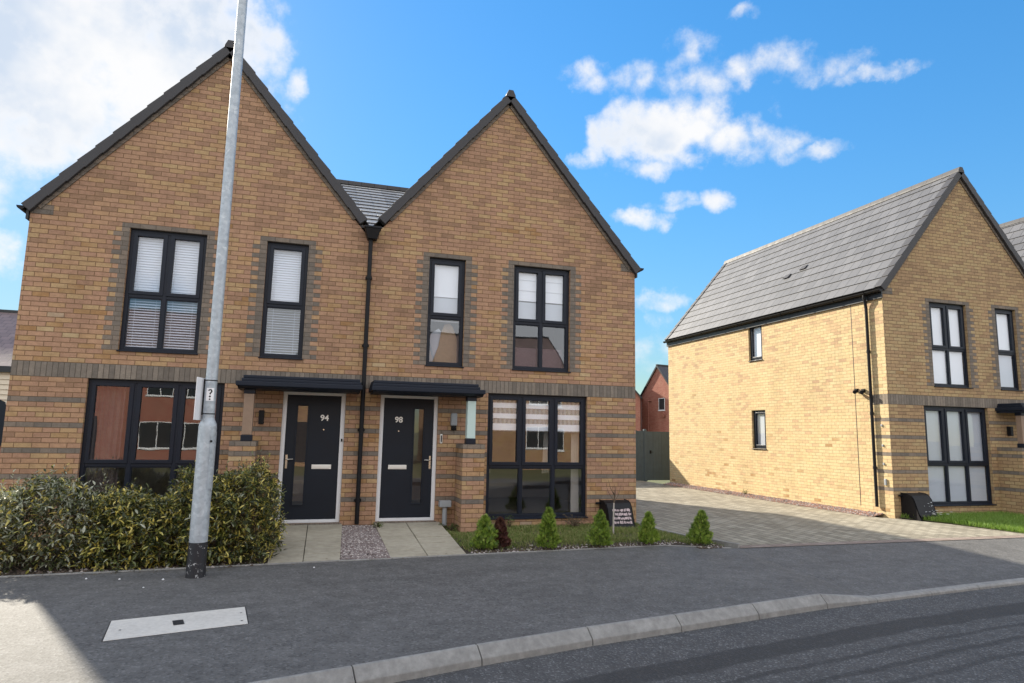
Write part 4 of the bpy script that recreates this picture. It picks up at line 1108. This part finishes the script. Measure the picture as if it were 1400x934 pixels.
M['lawn'] = leaf_mat('dull_lawn_blade', [(0, (.11, .17, .035)), (.45, (.18, .24, .06)), (.75, (.27, .28, .10)), (1, (.40, .34, .17))], .6)
M['lawn_bright'] = leaf_mat('fresh_lawn_blade', [(0, (.11, .20, .025)), (.5, (.18, .31, .045)), (1, (.28, .38, .09))], .55)


def grass(name, fn, n, h0, h1, mat, label):
    m = MB(); rg = random.Random(11)
    for _ in range(n):
        p = fn(rg)
        if p is None: continue
        x, y, z = p; h = rg.uniform(h0, h1); a = rg.uniform(0, 6.28); w = rg.uniform(.003, .006); le = rg.uniform(.2, .9) * h; b_ = rg.uniform(0, 6.28)
        dx, dy = w * math.cos(a), w * math.sin(a); u = rg.random() * .98 + .01
        q = (x + le * .4 * math.cos(b_), y + le * .4 * math.sin(b_), z + h * .6)
        t = (x + le * math.cos(b_), y + le * math.sin(b_), z + h)
        m.face(((x - dx, y - dy, z), (x + dx, y + dy, z), (q[0] + dx * .7, q[1] + dy * .7, q[2]), (q[0] - dx * .7, q[1] - dy * .7, q[2])), 0, [(u, .5)] * 4)
        m.face(((q[0] - dx * .7, q[1] - dy * .7, q[2]), (q[0] + dx * .7, q[1] + dy * .7, q[2]), t), 0, [(u, .5)] * 3)
    return tag(m.build(name, mat), label, 'grass', kind='stuff')


def fn_lawn(rg):
    x = rg.uniform(1.38, 5.4); y = rg.uniform(PB(x) + .06, -.02)
    if x > 5.08 + max(0, (-y - .9) * .26): return None
    d = y - PB(x)
    if d < .62 and rg.random() > (d / .62) ** 3 * .9 + .04: return None
    if math.sin(x * 3.1 + y * 2) * math.cos(y * 4.3 - x) > .35 and rg.random() < .7: return None
    return x, y, -.055 + .045 * (1 + y / 2.4)
grass('lawn_grass', fn_lawn, 42000, .025, .06, M['lawn'], 'thin dull lawn in front of number 98')
lw = MB(); lw.face([(11.36, -.05, -.01), (11.74, -.9, -.022), (12.05, -2.46, -.045), (22, -2.46, -.045), (22, .03, .0), (11.4, .03, .0)]); tag(lw.build('lawn', M['grass_ground']), kind='structure')
def fn_lawn2(rg):
    y = rg.uniform(-2.46, 0); xl = 11.36 + (.38 * (-y) / .9 if y > -.9 else .38 + .31 * (-y - .9) / 1.56); x = rg.uniform(xl, 17.0)
    return x, y, -.008 + .015 * y
grass('lawn_grass', fn_lawn2, 46000, .05, .13, M['lawn_bright'], 'bright green lawn in front of the right hand house')

# ------------------------------------------------------------------ leaves
def leaf(m, p, d, up, ln, wd, u, mat=0, fold=.25):
    """pointed leaf from p along d, folded along its midrib; v across the leaf"""
    d = d.normalized(); sd_ = d.cross(up)
    if sd_.length < 1e-3: sd_ = Vector((1, 0, 0))
    sd_.normalize(); nn = sd_.cross(d)
    mid = p + d * ln * .5 - nn * ln * .05; tip = p + d * ln - nn * ln * .14
    a = mid + sd_ * wd * .5 + nn * wd * fold; b = mid - sd_ * wd * .5 + nn * wd * fold
    m.face((p, a, tip, mid), mat, ((u, .5), (u, .02), (u, .4), (u, .5)))
    m.face((p, mid, tip, b), mat, ((u, .5), (u, .5), (u, .6), (u, .98)))


def rdir(rg):
    while True:
        v = Vector((rg.uniform(-1, 1), rg.uniform(-1, 1), rg.uniform(-1, 1)))
        if .1 < v.length < 1: return v.normalized()


M['variegated'] = leaf_mat('variegated_leaf', [(0, (.58, .46, .07)), (.30, (.72, .60, .16)), (.42, (.40, .37, .08)), (.56, (.13, .155, .04)), (.85, (.05, .07, .024)), (1, (.26, .26, .08))], .30, .25, (.065, .08, .026), .7)
M['silver'] = leaf_mat('silver_glint_leaf', [(0, (.30, .32, .22)), (.4, (.44, .45, .34)), (.7, (.12, .14, .07)), (1, (.50, .50, .40))], .30, .22, (.10, .12, .07), .7)  # silver leaf, its pale tones raised to paint in sun glints
M['deep_leaf'] = leaf_mat('dark_green_leaf', [(0, (.022, .032, .012)), (1, (.05, .062, .024))], .45, .2)
M['stem'] = plain('brown_stem', (.10, .07, .045), .85, var=.3, scale=25)


def shrub(name, label, x0, x1, yb, yf, hfun, n, seed, lm, fracs, zbase=-.05, ls=1.0, spike=40):
    """clipped-hedge like shrub filling a footprint under the height function; sprays of leaves on many short twigs"""
    rg = random.Random(seed); cx, cy = (x0 + x1) / 2, (yb + yf) / 2
    root = empty(name, (cx, cy, zbase), 0, label, 'shrub', 'variegated shrubs along the pavement')
    m = MB(); sm = MB()
    def hmax(x): return hfun(x) - zbase
    def inside(x, y, z):
        h = hmax(x); fx = (x - cx) / ((x1 - x0) / 2); fy = (y - cy) / ((yf - yb) / 2)
        taper = 1 - .12 * (z / h) ** 2
        bul = .10 * math.sin(x * 5.1 + seed) * math.sin(z * 6.3 + 1.7 * seed) + .07 * math.sin(x * 11 + z * 9 + y * 7)
        return abs(fx) ** 4 + abs(fy / taper) ** 4 + (z / h) ** 6 < 1 + bul * 2.2
    cnt = 0; tries = 0
    while cnt < n and tries < n * 12:
        tries += 1
        x = rg.uniform(x0 - .06, x1 + .06); y = rg.uniform(min(yb, yf), max(yb, yf)); z = rg.uniform(0.02, hmax(x) * 1.05)
        if not inside(x, y, z): continue
        # favour the outer shell, keep a sparse core
        c = Vector((x - cx, y - cy, z))
        deep = inside(x, y - .16, z) and inside(x, y + .16, z) and inside(x, y, z + .16)
        if deep and rg.random() < .86: continue
        d0 = (Vector(((x - cx) * .25, (y - cy) * .8, (z - hmax(x) * .45) * .8)) + rdir(rg) * .55 + Vector((0, 0, .35))).normalized()
        k_ = rg.randint(5, 8); tl = rg.uniform(.09, .17); p0 = Vector((x - cx, y - cy, z))
        tw_rnd = rg.random()
        for j in range(k_):
            t = (j + .6) / k_; p = p0 + d0 * tl * t; a = j * 2.4 + rg.uniform(-.4, .4)
            sd_ = d0.orthogonal().normalized(); sd_ = Matrix.Rotation(a, 3, d0) @ sd_
            dl = (d0 * .55 + sd_ * .85).normalized()
            u = min(.99, max(.01, (tw_rnd * .55 + rg.random() * .45)))
            q = rg.random(); mat = 0 if q < fracs[0] else (1 if q < fracs[0] + fracs[1] else 2)
            sz = rg.choice((.62, .8, 1.0, 1.0, 1.2)); leaf(m, p, dl, Vector((0, 0, 1)) + rdir(rg) * .5, rg.uniform(.055, .09) * sz, rg.uniform(.024, .038) * sz, u, mat)
        if rg.random() < .45: sm.tube([p0 - d0 * .12, p0 + d0 * tl], [.0034, .0015], 4, cap=False)
        cnt += 1
    # long shoots standing out of the top
    for _ in range(spike):
        x = rg.uniform(x0 + .05, x1 - .05); y = cy + rg.uniform(-.35, .35) * abs(yf - yb); h = hmax(x)
        d0 = Vector((rg.uniform(-.5, .5), rg.uniform(-.4, .3), 1)).normalized(); ln = rg.uniform(.12, .34)
        p0 = Vector((x - cx, y - cy, h - .08)); sm.tube([p0 - d0 * .1, p0 + d0 * ln], [.003, .0015], 4, cap=False)
        for j in range(9):
            p = p0 + d0 * ln * (j + 1) / 9; sd_ = Matrix.Rotation(j * 2.4, 3, d0) @ d0.orthogonal().normalized()
            leaf(m, p, d0 * .7 + sd_ * .7, Vector((0, 0, 1)), rg.uniform(.04, .06), rg.uniform(.018, .026), rg.random() * .98, 0 if rg.random() < .75 else 1)
    for _ in range(26):
        a = Vector((rg.uniform(-.42, .42) * (x1 - x0), rg.uniform(-.3, .3) * abs(yf - yb), -.02)); pts = [a]
        for j in range(4): a = a + Vector((rg.uniform(-.09, .09), rg.uniform(-.06, .06), hmax(cx) * .2)); pts.append(a)
        sm.tube(pts, [.012, .010, .008, .006, .004], 6)
    m.build('foliage', lm, root); sm.build('stem', M['stem'], root)
    return root


V, S_, D_ = M['variegated'], M['silver'], M['deep_leaf']
shrub('variegated_shrub', 'silvery shrub at the left edge of the photo catching the sun', -5.0, -3.22, -2.42, -1.05, lambda x: .80 + .08 * math.sin(x * 6) + .04 * math.sin(x * 17), 1900, 2, [S_, V, D_], (.52, .34), spike=60)
shrub('variegated_shrub', 'yellow and green shrub, low middle part of the hedge below the ground floor window', -3.36, -2.34, -2.44, -1.15, lambda x: .665 + .06 * math.sin(x * 8 + 1) + .04 * math.sin(x * 19), 1500, 5, [V, D_, S_], (.72, .22), spike=24)
shrub('variegated_shrub', 'tall yellow and green shrub around the lamp post beside the path to number 94', -2.5, -1.20, -2.42, -1.05, lambda x: .95 + .08 * math.sin(x * 7.3) + .05 * math.sin(x * 16), 2000, 9, [V, D_, S_], (.70, .24), spike=46)


def conifer(name, label, x, y, h, r, seed, mats, group, n=900, z=-.03):
    rg = random.Random(seed); root = empty(name, (x, y, z), seed * 1.1, label, 'conifer' if group else 'shrub', group); root.rotation_euler.x = rg.uniform(-.09, .09); root.rotation_euler.y = rg.uniform(-.06, .06); r *= rg.uniform(.98, 1.2); lite = rg.uniform(.62, .92)
    m = MB(); t = MB(); t.tube([(0, 0, -.02), (.006, 0, h * .5), (0, .004, h * .9)], [.014, .009, .003], 6)
    for i in range(n):
        f = rg.random() ** 1.25; zz = .02 + f * h * .93; rr = r * (1 - f) ** .72 * (.55 + .45 * min(1, f * 7 + .35)) * (1 + .16 * math.sin(3 * rg.random() * 6.28 + seed + f * 9))
        a = rg.uniform(0, 6.28); q = math.sqrt(rg.uniform(.25, 1)); bump_ = 1 + .18 * math.sin(a * 3 + f * 11 + seed)
        p = Vector((math.cos(a) * rr * q * bump_, math.sin(a) * rr * q * bump_, zz))
        d = (Vector((math.cos(a), math.sin(a), 0)) * rg.uniform(.2, .8) + Vector((0, 0, rg.uniform(.6, 1.2))) + rdir(rg) * .25).normalized()
        L1 = rg.uniform(.036, .085); side = d.orthogonal().normalized(); side = Matrix.Rotation(rg.uniform(0, 6.28), 3, d) @ side
        u = rg.random() * .98
        mi = 0 if rg.random() < lite else min(1, len(mats) - 1)
        for s2, c in ((0, 1), (.6, .75), (-.6, .75), (.28, .9), (-.28, .9)):     # a flat spray of scale leaves
            dd = (d + side * s2).normalized(); leaf(m, p, dd, side.cross(d), L1 * c, .0105, u, mi, .05)
    m.build('foliage', mats, root); t.build('stem', M['stem'], root)
    return root


M['thuja'] = leaf_mat('conifer_spray', [(0, (.14, .23, .03)), (.5, (.24, .35, .05)), (1, (.36, .43, .10))], .55, .3)
M['thuja_dark'] = leaf_mat('conifer_spray_inner', [(0, (.07, .125, .02)), (1, (.13, .20, .04))], .6, .2)
M['bronze'] = leaf_mat('bronze_spray', [(0, (.05, .018, .016)), (.6, (.09, .032, .025)), (1, (.12, .06, .035))], .6, .2)
GC = 'small conifers along the front lawn'
conifer('dwarf_conifer', 'round bright green conifer beside the path to number 98, a brown one against it', 1.665, -2.0, .45, .17, 1, [M['thuja'], M['thuja_dark']], GC, 1100)
conifer('dwarf_conifer', 'brown purple dead looking conifer against the leftmost green one', 1.875, -1.97, .41, .145, 2, [M['bronze'], M['bronze']], GC, 800)
conifer('dwarf_conifer', 'pointed green conifer below the middle of the ground floor window of number 98', 2.57, -2.09, .57, .155, 3, [M['thuja'], M['thuja_dark']], GC, 1100)
conifer('dwarf_conifer', 'broad green conifer in front of the lower right corner of the ground floor window', 3.40, -2.07, .50, .17, 4, [M['thuja'], M['thuja_dark']], GC, 1100)
conifer('dwarf_conifer', 'slimmest green conifer, right of the black box and the sapling', 4.24, -2.02, .46, .13, 5, [M['thuja'], M['thuja_dark']], GC, 900)
conifer('dwarf_conifer', 'green conifer at the corner of the lawn next to the drive edging', 5.06, -2.18, .49, .165, 6, [M['thuja'], M['thuja_dark']], GC, 1100)

# leafless sapling
sp = empty('sapling', (4.17, -.95, -.02), 0, 'thin leafless sapling with pale trunk in front of the black box', 'sapling')
q = MB(); q.tube([(0, 0, -.03), (.004, 0, .25), (.012, 0, .50)], [.016, .014, .012], 8); q.build('trunk', M['pale_bark'] if 'pale_bark' in M else plain('pale_bark', (.42, .38, .34), .8, var=.2), sp, smooth=True)
q = MB(); rg = random.Random(5)
q.tube([(.012, 0, .5), (.02, 0, .66)], [.011, .006], 6)
for i in range(8):
    a = rg.uniform(-1.2, 1.2); z = .48 + i * .025; d = Vector((math.sin(a) * .6, rg.uniform(-.3, .3), 1)).normalized(); l_ = rg.uniform(.14, .34); p = Vector((.014, 0, z))
    q.tube([p, p + d * l_ * .5 + Vector((math.sin(a) * .03, 0, 0)), p + d * l_], [.006, .004, .002], 5)
q.build('branch', M['stem'], sp)

# weeds and small plants at the wall
def plant(name, label, x, y, z, h, r, seed, mats, n, cat='plant'):
    rg = random.Random(seed); root = empty(name, (x, y, z), 0, label, cat)
    m = MB(); sm = MB()
    for i in range(n):
        a = rg.uniform(0, 6.28); q_ = rg.random() ** .5; d = Vector((math.cos(a) * q_ * r, math.sin(a) * q_ * r, h * rg.uniform(.5, 1)))
        sm.tube([(0, 0, 0), d * .6 + Vector((0, 0, .02)), d], [.003, .002, .001], 4, cap=False)
        for j in range(4): leaf(m, d * (.45 + .18 * j), d.normalized() * .5 + rdir(rg), Vector((0, 0, 1)), rg.uniform(.03, .05), rg.uniform(.016, .024), rg.random() * .98, 0)
    m.build('foliage', mats, root); sm.build('stem', M['stem'], root); return root


M['weed'] = leaf_mat('weed_leaf', [(0, (.05, .09, .02)), (.6, (.09, .15, .03)), (1, (.16, .21, .05))], .5)
M['dry'] = leaf_mat('dry_leaf', [(0, (.10, .075, .045)), (.6, (.17, .12, .075)), (1, (.16, .15, .08))], .7)
plant('weed', 'leafy weed at the foot of the brick pier by door 98', 2.06, -.66, -.02, .26, .18, 1, [M['weed']], 26, 'weed')
plant('weed', 'low weeds below the grey vent by door 98', 1.50, -.30, .0, .12, .20, 2, [M['weed']], 26, 'weed')
plant('weed', 'weed under the left light of the ground floor window of 98', 2.55, -.22, -.01, .22, .12, 3, [M['weed']], 16, 'weed')
plant('dry_plant', 'dry brownish plant under the right end of the ground floor window of 98', 3.75, -.30, -.01, .22, .30, 4, [M['dry'], M['weed']], 40, 'plant')
plant('weed', 'small weed on the reddish gravel by the sunlit wall', 11.12, 4.9, .0, .16, .10, 6, [M['weed']], 14, 'weed')
plant('weed', 'tuft between the gravel and the step at door 98', .30, -.35, .08, .07, .09, 7, [M['weed']], 14, 'weed')
# white flowers on the right lawn
fl = empty('flower_clump', (11.93, -.52, -.01), 0, 'clump of white flowers on the bright lawn by the black box', 'flowers')
q = MB(); sm = MB(); rg = random.Random(8)
for i in range(9):
    x, y, h = rg.uniform(-.22, .22), rg.uniform(-.08, .08), rg.uniform(.10, .20); sm.tube([(x, y, 0), (x + .01, y, h)], .003, 4)
    for j in range(6):
        a = j * 1.047; leaf(q, Vector((x + .01, y, h)), Vector((math.cos(a), math.sin(a), .35)), Vector((0, 0, 1)), .04, .024, .5)
q.build('petal', plain('white_petal', (.75, .74, .70), .7, var=.05), fl); sm.build('stem', M['weed'], fl)

# ------------------------------------------------------------------ gas meter boxes
M['paint_pink'] = plain('pale_pink_paint', (.50, .40, .41), .7, var=.25, scale=30)
def meter_box(loc, label, marks):
    root = empty('gas_meter_box', loc, 0, label, 'meter box', 'black gas meter boxes')
    q = MB(); W_ = .255
    q.prof([(0, -.1), (-.46, -.1), (-.40, .04), (-.30, .32), (-.24, .395), (-.17, .425), (0, .435)], -W_, W_)
    b = q.build('box', M['black'], root, bevel=.012)
    q = MB(); q.prof([(-.462, -.02), (-.412, .035), (-.312, .315), (-.25, .395), (-.255, .402), (-.319, .32), (-.419, .038), (-.469, -.02)][::-1], -W_ + .02, W_ - .02); lid = q.build('lid', M['black'], root, bevel=.006)
    q = MB(); rg = random.Random(4)
    def P(x, t): # t from foot to top on the sloped lid
        y, z = -.419 + .100 * t, .038 + .282 * t; return (x, y - .004, z + .001)
    if marks:
        for r_ in range(4):
            t0 = .05 + r_ * .24
            x = -.13 + rg.uniform(-.03, .03)
            while x < .20:
                w_ = rg.uniform(.035, .09); hh = rg.uniform(.16, .21)
                for s2 in range(3):
                    xa_ = x + w_ * s2 / 3; xb_ = xa_ + w_ / 3 * rg.uniform(.75, 1.0); ta = t0 + rg.uniform(0, .04); tb = t0 + hh - rg.uniform(0, .04)
                    q.quad(P(xa_, ta), P(xb_, ta + rg.uniform(-.02, .02)), P(xb_ + rg.uniform(-.008, .008), tb), P(xa_, tb))
                x += w_ + rg.uniform(.004, .014)
        q.build('painted_pattern', M['paint_pink'], lid)
    else:
        for i in range(14):
            x, t = rg.uniform(-.1, .2), rg.uniform(.05, .95); w_ = rg.uniform(.01, .05); q.quad(P(x, t), P(x + w_, t), P(x + w_, t + .03), P(x, t + .03))
        q.build('worn_mark', M['grey_plastic'], lid)
    q = MB(); q.box(-W_ - .09, -W_, -.06, -.02, .36, .40); q.build('lug', M['black'], root, bevel=.01)
    return root


meter_box((4.60, 0.0, .0), 'black gas meter box with pale pink painted pattern against the wall of number 98', True)
meter_box((11.72, 0.03, .07), 'plain black gas meter box under the window corner of the right hand house', False)

# ------------------------------------------------------------------ fence and gate at the end of the drive
M['fence_wood'] = plain('grey_stained_wood', (.060, .088, .108), .75, var=.35, scale=5)
fy, fz = 10.9, -.04
fr = empty('timber_fence', (8.6, fy, fz), 0, 'dark grey close boarded timber fence at the end of the drive', 'fence')
q = MB(); rg = random.Random(2); x = -3.4
while x < 2.62:
    q.box(x, x + .138, -.012 - rg.uniform(0, .006), .012, .0, 1.84 + rg.uniform(-.01, .01)); x += .142
q.build('board', M['fence_wood'], fr)
q = MB()
for z in (.3, .95, 1.6): q.box(-3.4, 2.65, .012, .06, z, z + .09)
q.build('rail', M['fence_wood'], fr)
for xx in (-2.0, .5, 2.60):
    q = MB(); q.box(xx - .05, xx + .05, -.035, .06, -.1, 1.90); q.build('post', M['fence_wood'], fr, bevel=.005)
gt_ = empty('timber_gate', (11.28, fy + .02, fz), 0, 'dark grey boarded gate between the fence and the sunlit house', 'gate')
q = MB(); x = 0.02
while x < .98: q.box(x, x + .118, -.012 - rg.uniform(0, .005), .012, .022, 1.82); x += .121
q.build('board', M['fence_wood'], gt_)
q = MB(); q.box(.02, 1.0, .012, .05, .25, .35); q.box(.02, 1.0, .012, .05, 1.5, 1.6); q.build('rail', M['fence_wood'], gt_)
q = MB(); q.box(.12, .18, -.03, -.012, 1.0, 1.12); q.tube([(.15, -.03, 1.06), (.15, -.06, 1.06), (.24, -.06, 1.06)], .01, 6); q.build('latch', M['black'], gt_)

# ------------------------------------------------------------------ lamp post and its plates
def galv():
    m, k, b = material('galvanised_steel'); o = k.new('ShaderNodeTexCoord').outputs['Object']
    n = k.noise(o, 7, 6, .65, .6); vo = k.new('ShaderNodeTexVoronoi'); vo.inputs['Scale'].default_value = 26; k.l.new(o, vo.inputs['Vector'])
    r, g_, bb = k.sep(vo.outputs['Color'])
    c = k.ramp(k.m('ADD', k.m('MULTIPLY', n, .75), k.m('MULTIPLY', r, .25)), [(.25, (.31, .35, .39)), (.5, (.41, .455, .50)), (.66, (.49, .535, .575)), (.74, (.66, .70, .73))])
    k.l.new(c, b.inputs['Base Color']); b.inputs['Metallic'].default_value = .35; k.l.new(k.mapr(n, .3, .7, .42, .62), b.inputs['Roughness'])
    return m


def black_base():
    m, k, b = material('chipped_black_paint'); o = k.new('ShaderNodeTexCoord').outputs['Object']
    n = k.noise(o, 26, 5, .7); k.l.new(k.ramp(n, [(.0, (.012, .013, .018)), (.60, (.016, .017, .022)), (.63, (.45, .46, .47))]), b.inputs['Base Color']); b.inputs['Roughness'].default_value = .45
    return m


M['galv'] = galv(); M['black_base'] = black_base()
lp = empty('lamp_post', (-1.99, -2.94, -.055), 0, 'tall galvanised steel street lamp post with black painted foot in front of the hedge', 'lamp post')
q = MB(); q.tube([(0, 0, -.05), (0, 0, .03), (0, 0, .385)], [.110, .104, .102], 28); q.build('foot', M['black_base'], lp, smooth=True)
q = MB(); q.tube([(0, 0, .375), (0, 0, 1.68), (0, 0, 1.72), (0, 0, 1.765), (0, 0, 1.79)], [.0985, .0985, .094, .072, .066], 28); q.build('base_column', M['galv'], lp, smooth=True)
q = MB(); q.tube([(0, 0, 1.78), (0, 0, 4.5), (0, 0, 8.0)], [.066, .062, .054], 24); q.build('shaft', M['galv'], lp, smooth=True)
q = MB()
for i in range(8):
    a0, a1 = R(-60 + i * 8), R(-60 + (i + 1) * 8); r_ = .1025
    q.quad((r_ * math.cos(a0), r_ * math.sin(a0), .98), (r_ * math.cos(a1), r_ * math.sin(a1), .98), (r_ * math.cos(a1), r_ * math.sin(a1), 1.63), (r_ * math.cos(a0), r_ * math.sin(a0), 1.63))
    q.quad((r_ * math.cos(a0), r_ * math.sin(a0), 1.63), (r_ * math.cos(a1), r_ * math.sin(a1), 1.63), (.0985 * math.cos(a1), .0985 * math.sin(a1), 1.63), (.0985 * math.cos(a0), .0985 * math.sin(a0), 1.63))
q.box(.0980, .1035, -.088, .0, .965, .982)
dr_ = q.build('access_door', M['galv'], lp)
q = MB(); q.tube([(.06, -.086, 1.52), (.062, -.092, 1.52)], .014, 8); q.build('door_lock', M['black'], dr_)
for z in (1.835, 2.225):
    q = MB(); q.tube([(0, 0, z - .006), (0, 0, z + .006)], .0685, 24); q.build('strap', M['black'], lp)
q = MB(); q.tube([(0, 0, 8.0), (0, -.15, 8.1), (0, -.6, 8.14)], [.04, .035, .03], 10); q.build('arm', M['galv'], lp)
q = MB(); q.hexa([(-.13, -1.15, 8.08), (.13, -1.15, 8.08), (.10, -.55, 8.09), (-.10, -.55, 8.09), (-.11, -1.12, 8.16), (.11, -1.12, 8.16), (.09, -.55, 8.19), (-.09, -.55, 8.19)]); q.build('lantern', M['grey_plastic'], lp, bevel=.02)

sg = empty('sign_plate', (-1.99, -2.94, -.055), R(-102), 'blank white plate seen edge on, strapped to the lamp post', 'sign')
q = MB(); q.box(-.20, .22, -.088, -.080, 1.76, 2.25); q.build('plate', M['sign_white'], sg, bevel=.003)
q = MB(); q.box(-.015, .015, -.080, -.066, 1.82, 2.24); q.build('bracket', M['black'], sg)
el = empty('number_plate', (-1.99, -2.94, -.055), R(4), 'small white plate with black question mark on the lamp post', 'label')
q = MB()
for i in range(6):
    a0, a1 = R(-90 - 36 + i * 12), R(-90 - 36 + (i + 1) * 12); r_ = .0685
    q.quad((r_ * math.cos(a0), r_ * math.sin(a0), 1.985), (r_ * math.cos(a1), r_ * math.sin(a1), 1.985), (r_ * math.cos(a1), r_ * math.sin(a1), 2.135), (r_ * math.cos(a0), r_ * math.sin(a0), 2.135))
q.build('plate', M['sign_white'], el, smooth=True)
q = MB()
def wrap(x, z): a = -math.pi / 2 + x / .07; return (.0700 * math.cos(a), .0700 * math.sin(a), z)
arc = [( .0 + .017 * math.cos(R(t)), 2.098 + .019 * math.sin(R(t))) for t in (170, 130, 90, 50, 10, -30, -65)] + [(.0, 2.072), (.0, 2.060)]
for (a, b), (c, d) in zip(arc, arc[1:]):
    dx, dz = c - a, d - b; l_ = math.hypot(dx, dz); nx, nz = -dz / l_ * .0075, dx / l_ * .0075
    q.quad(wrap(a + nx, b + nz), wrap(a - nx, b - nz), wrap(c - nx, d - nz), wrap(c + nx, d + nz)); q.quad(wrap(c + nx, d + nz), wrap(c - nx, d - nz), wrap(a - nx, b - nz), wrap(a + nx, b + nz))
for zc, rr in ((2.036, .0115), (2.004, .0095)):
    q.face([wrap(rr * math.cos(t * .785), zc + rr * math.sin(t * .785)) for t in range(8)])
q.build('question_mark', M['black'], el)

# ------------------------------------------------------------------ chamber cover in the pavement
cv = empty('chamber_cover', (-1.84, -4.79, -.068), 0, 'pale concrete cover strip with small dark square let into the pavement', 'cover')
def zpv(x, y):  # pavement height at a point
    yb_ = PB(x)
    for i in range(len(KB) - 1):
        if KB[i][0] <= x <= KB[i + 1][0]:
            f = (x - KB[i][0]) / (KB[i + 1][0] - KB[i][0]); yk = KB[i][1] + (KB[i + 1][1] - KB[i][1]) * f; zk_ = zk(i) + (zk(i + 1) - zk(i)) * f
            return ZP0 + (zk_ - ZP0) * (y - yb_) / (yk - yb_)
    return ZP1
cs = [(-2.324, -5.205), (-1.271, -4.955), (-1.345, -4.385), (-2.41, -4.62)]
q = MB(); top = [(x + 1.84, y + 4.79, zpv(x, y) + .072) for x, y in cs]; q.hexa([(a, b, c - .05) for a, b, c in top] + top); q.build('slab', M['concrete'], cv, bevel=.003)
q = MB(); cc_ = Vector((sum(c[0] for c in cs) / 4, sum(c[1] for c in cs) / 4, 0))
q.face([(cc_.x + (x - cc_.x) * 1.002 + (.007 if x > cc_.x else -.007) + 1.84, cc_.y + (y - cc_.y) * 1.03 + 4.79, zpv(x, y) + .0695) for x, y in cs]); q.build('joint', M['fascia'], cv)
for fx, fy in ((-2.27, -4.93), (-1.36, -4.60), (-1.33, -4.86)):
    q = MB(); q.face([(fx + 1.84 + .011 * math.cos(j * .785), fy + 4.79 + .011 * math.sin(j * .785), zpv(fx, fy) + .0742) for j in range(8)]); q.build('lifting_hole', M['fascia'], cv)
q = MB(); c0 = Vector((-1.85 + 1.84, -4.80 + 4.79, zpv(-1.85, -4.8) + .0745)); a_, b_ = Vector((.042, .010, 0)), Vector((-.018, .074, 0))
q.quad(c0 - a_ - b_, c0 + a_ - b_, c0 + a_ + b_, c0 - a_ + b_); q.build('key_hole', M['fascia'], cv)
# litter specks on the pavement
for i, (x, y) in enumerate([(-.70, -2.72), (-2.42, -3.4), (-2.3, -3.05), (-2.75, -2.95), (-3.1, -2.85)]):
    q = MB(); r_ = .012; z0 = zpv(x, y)
    stones(q, lambda: (0, 0, .006), 1, .009, .014, random.Random(i + 20))
    o = q.build('pebble', [M['upvc']] * 3); o.location = (x, y, z0); tag(o, 'small white pebble lying on the pavement near the hedge', 'pebble', 'white pebbles on the pavement')

# fallen leaves along the pavement edge below the shrubs
q = MB(); rg = random.Random(31)
for _ in range(230):
    x = rg.uniform(-4.3, 1.2); 
    if x > -1.2 and rg.random() < .7: continue
    y = PB(x) + rg.gauss(.02, .09); y = min(y, PB(x) + .2)
    z = zpv(x, y) + .006 if y < PB(x) else -.034
    a = rg.uniform(0, 6.28); leaf(q, Vector((x, y, z)), Vector((math.cos(a), math.sin(a), rg.uniform(0, .25))), Vector((0, 0, 1)), rg.uniform(.018, .045), rg.uniform(.010, .02), rg.random() * .98)
tag(q.build('fallen_leaves', M['dry']), 'dry fallen leaves scattered along the foot of the hedge', 'leaves', kind='stuff')
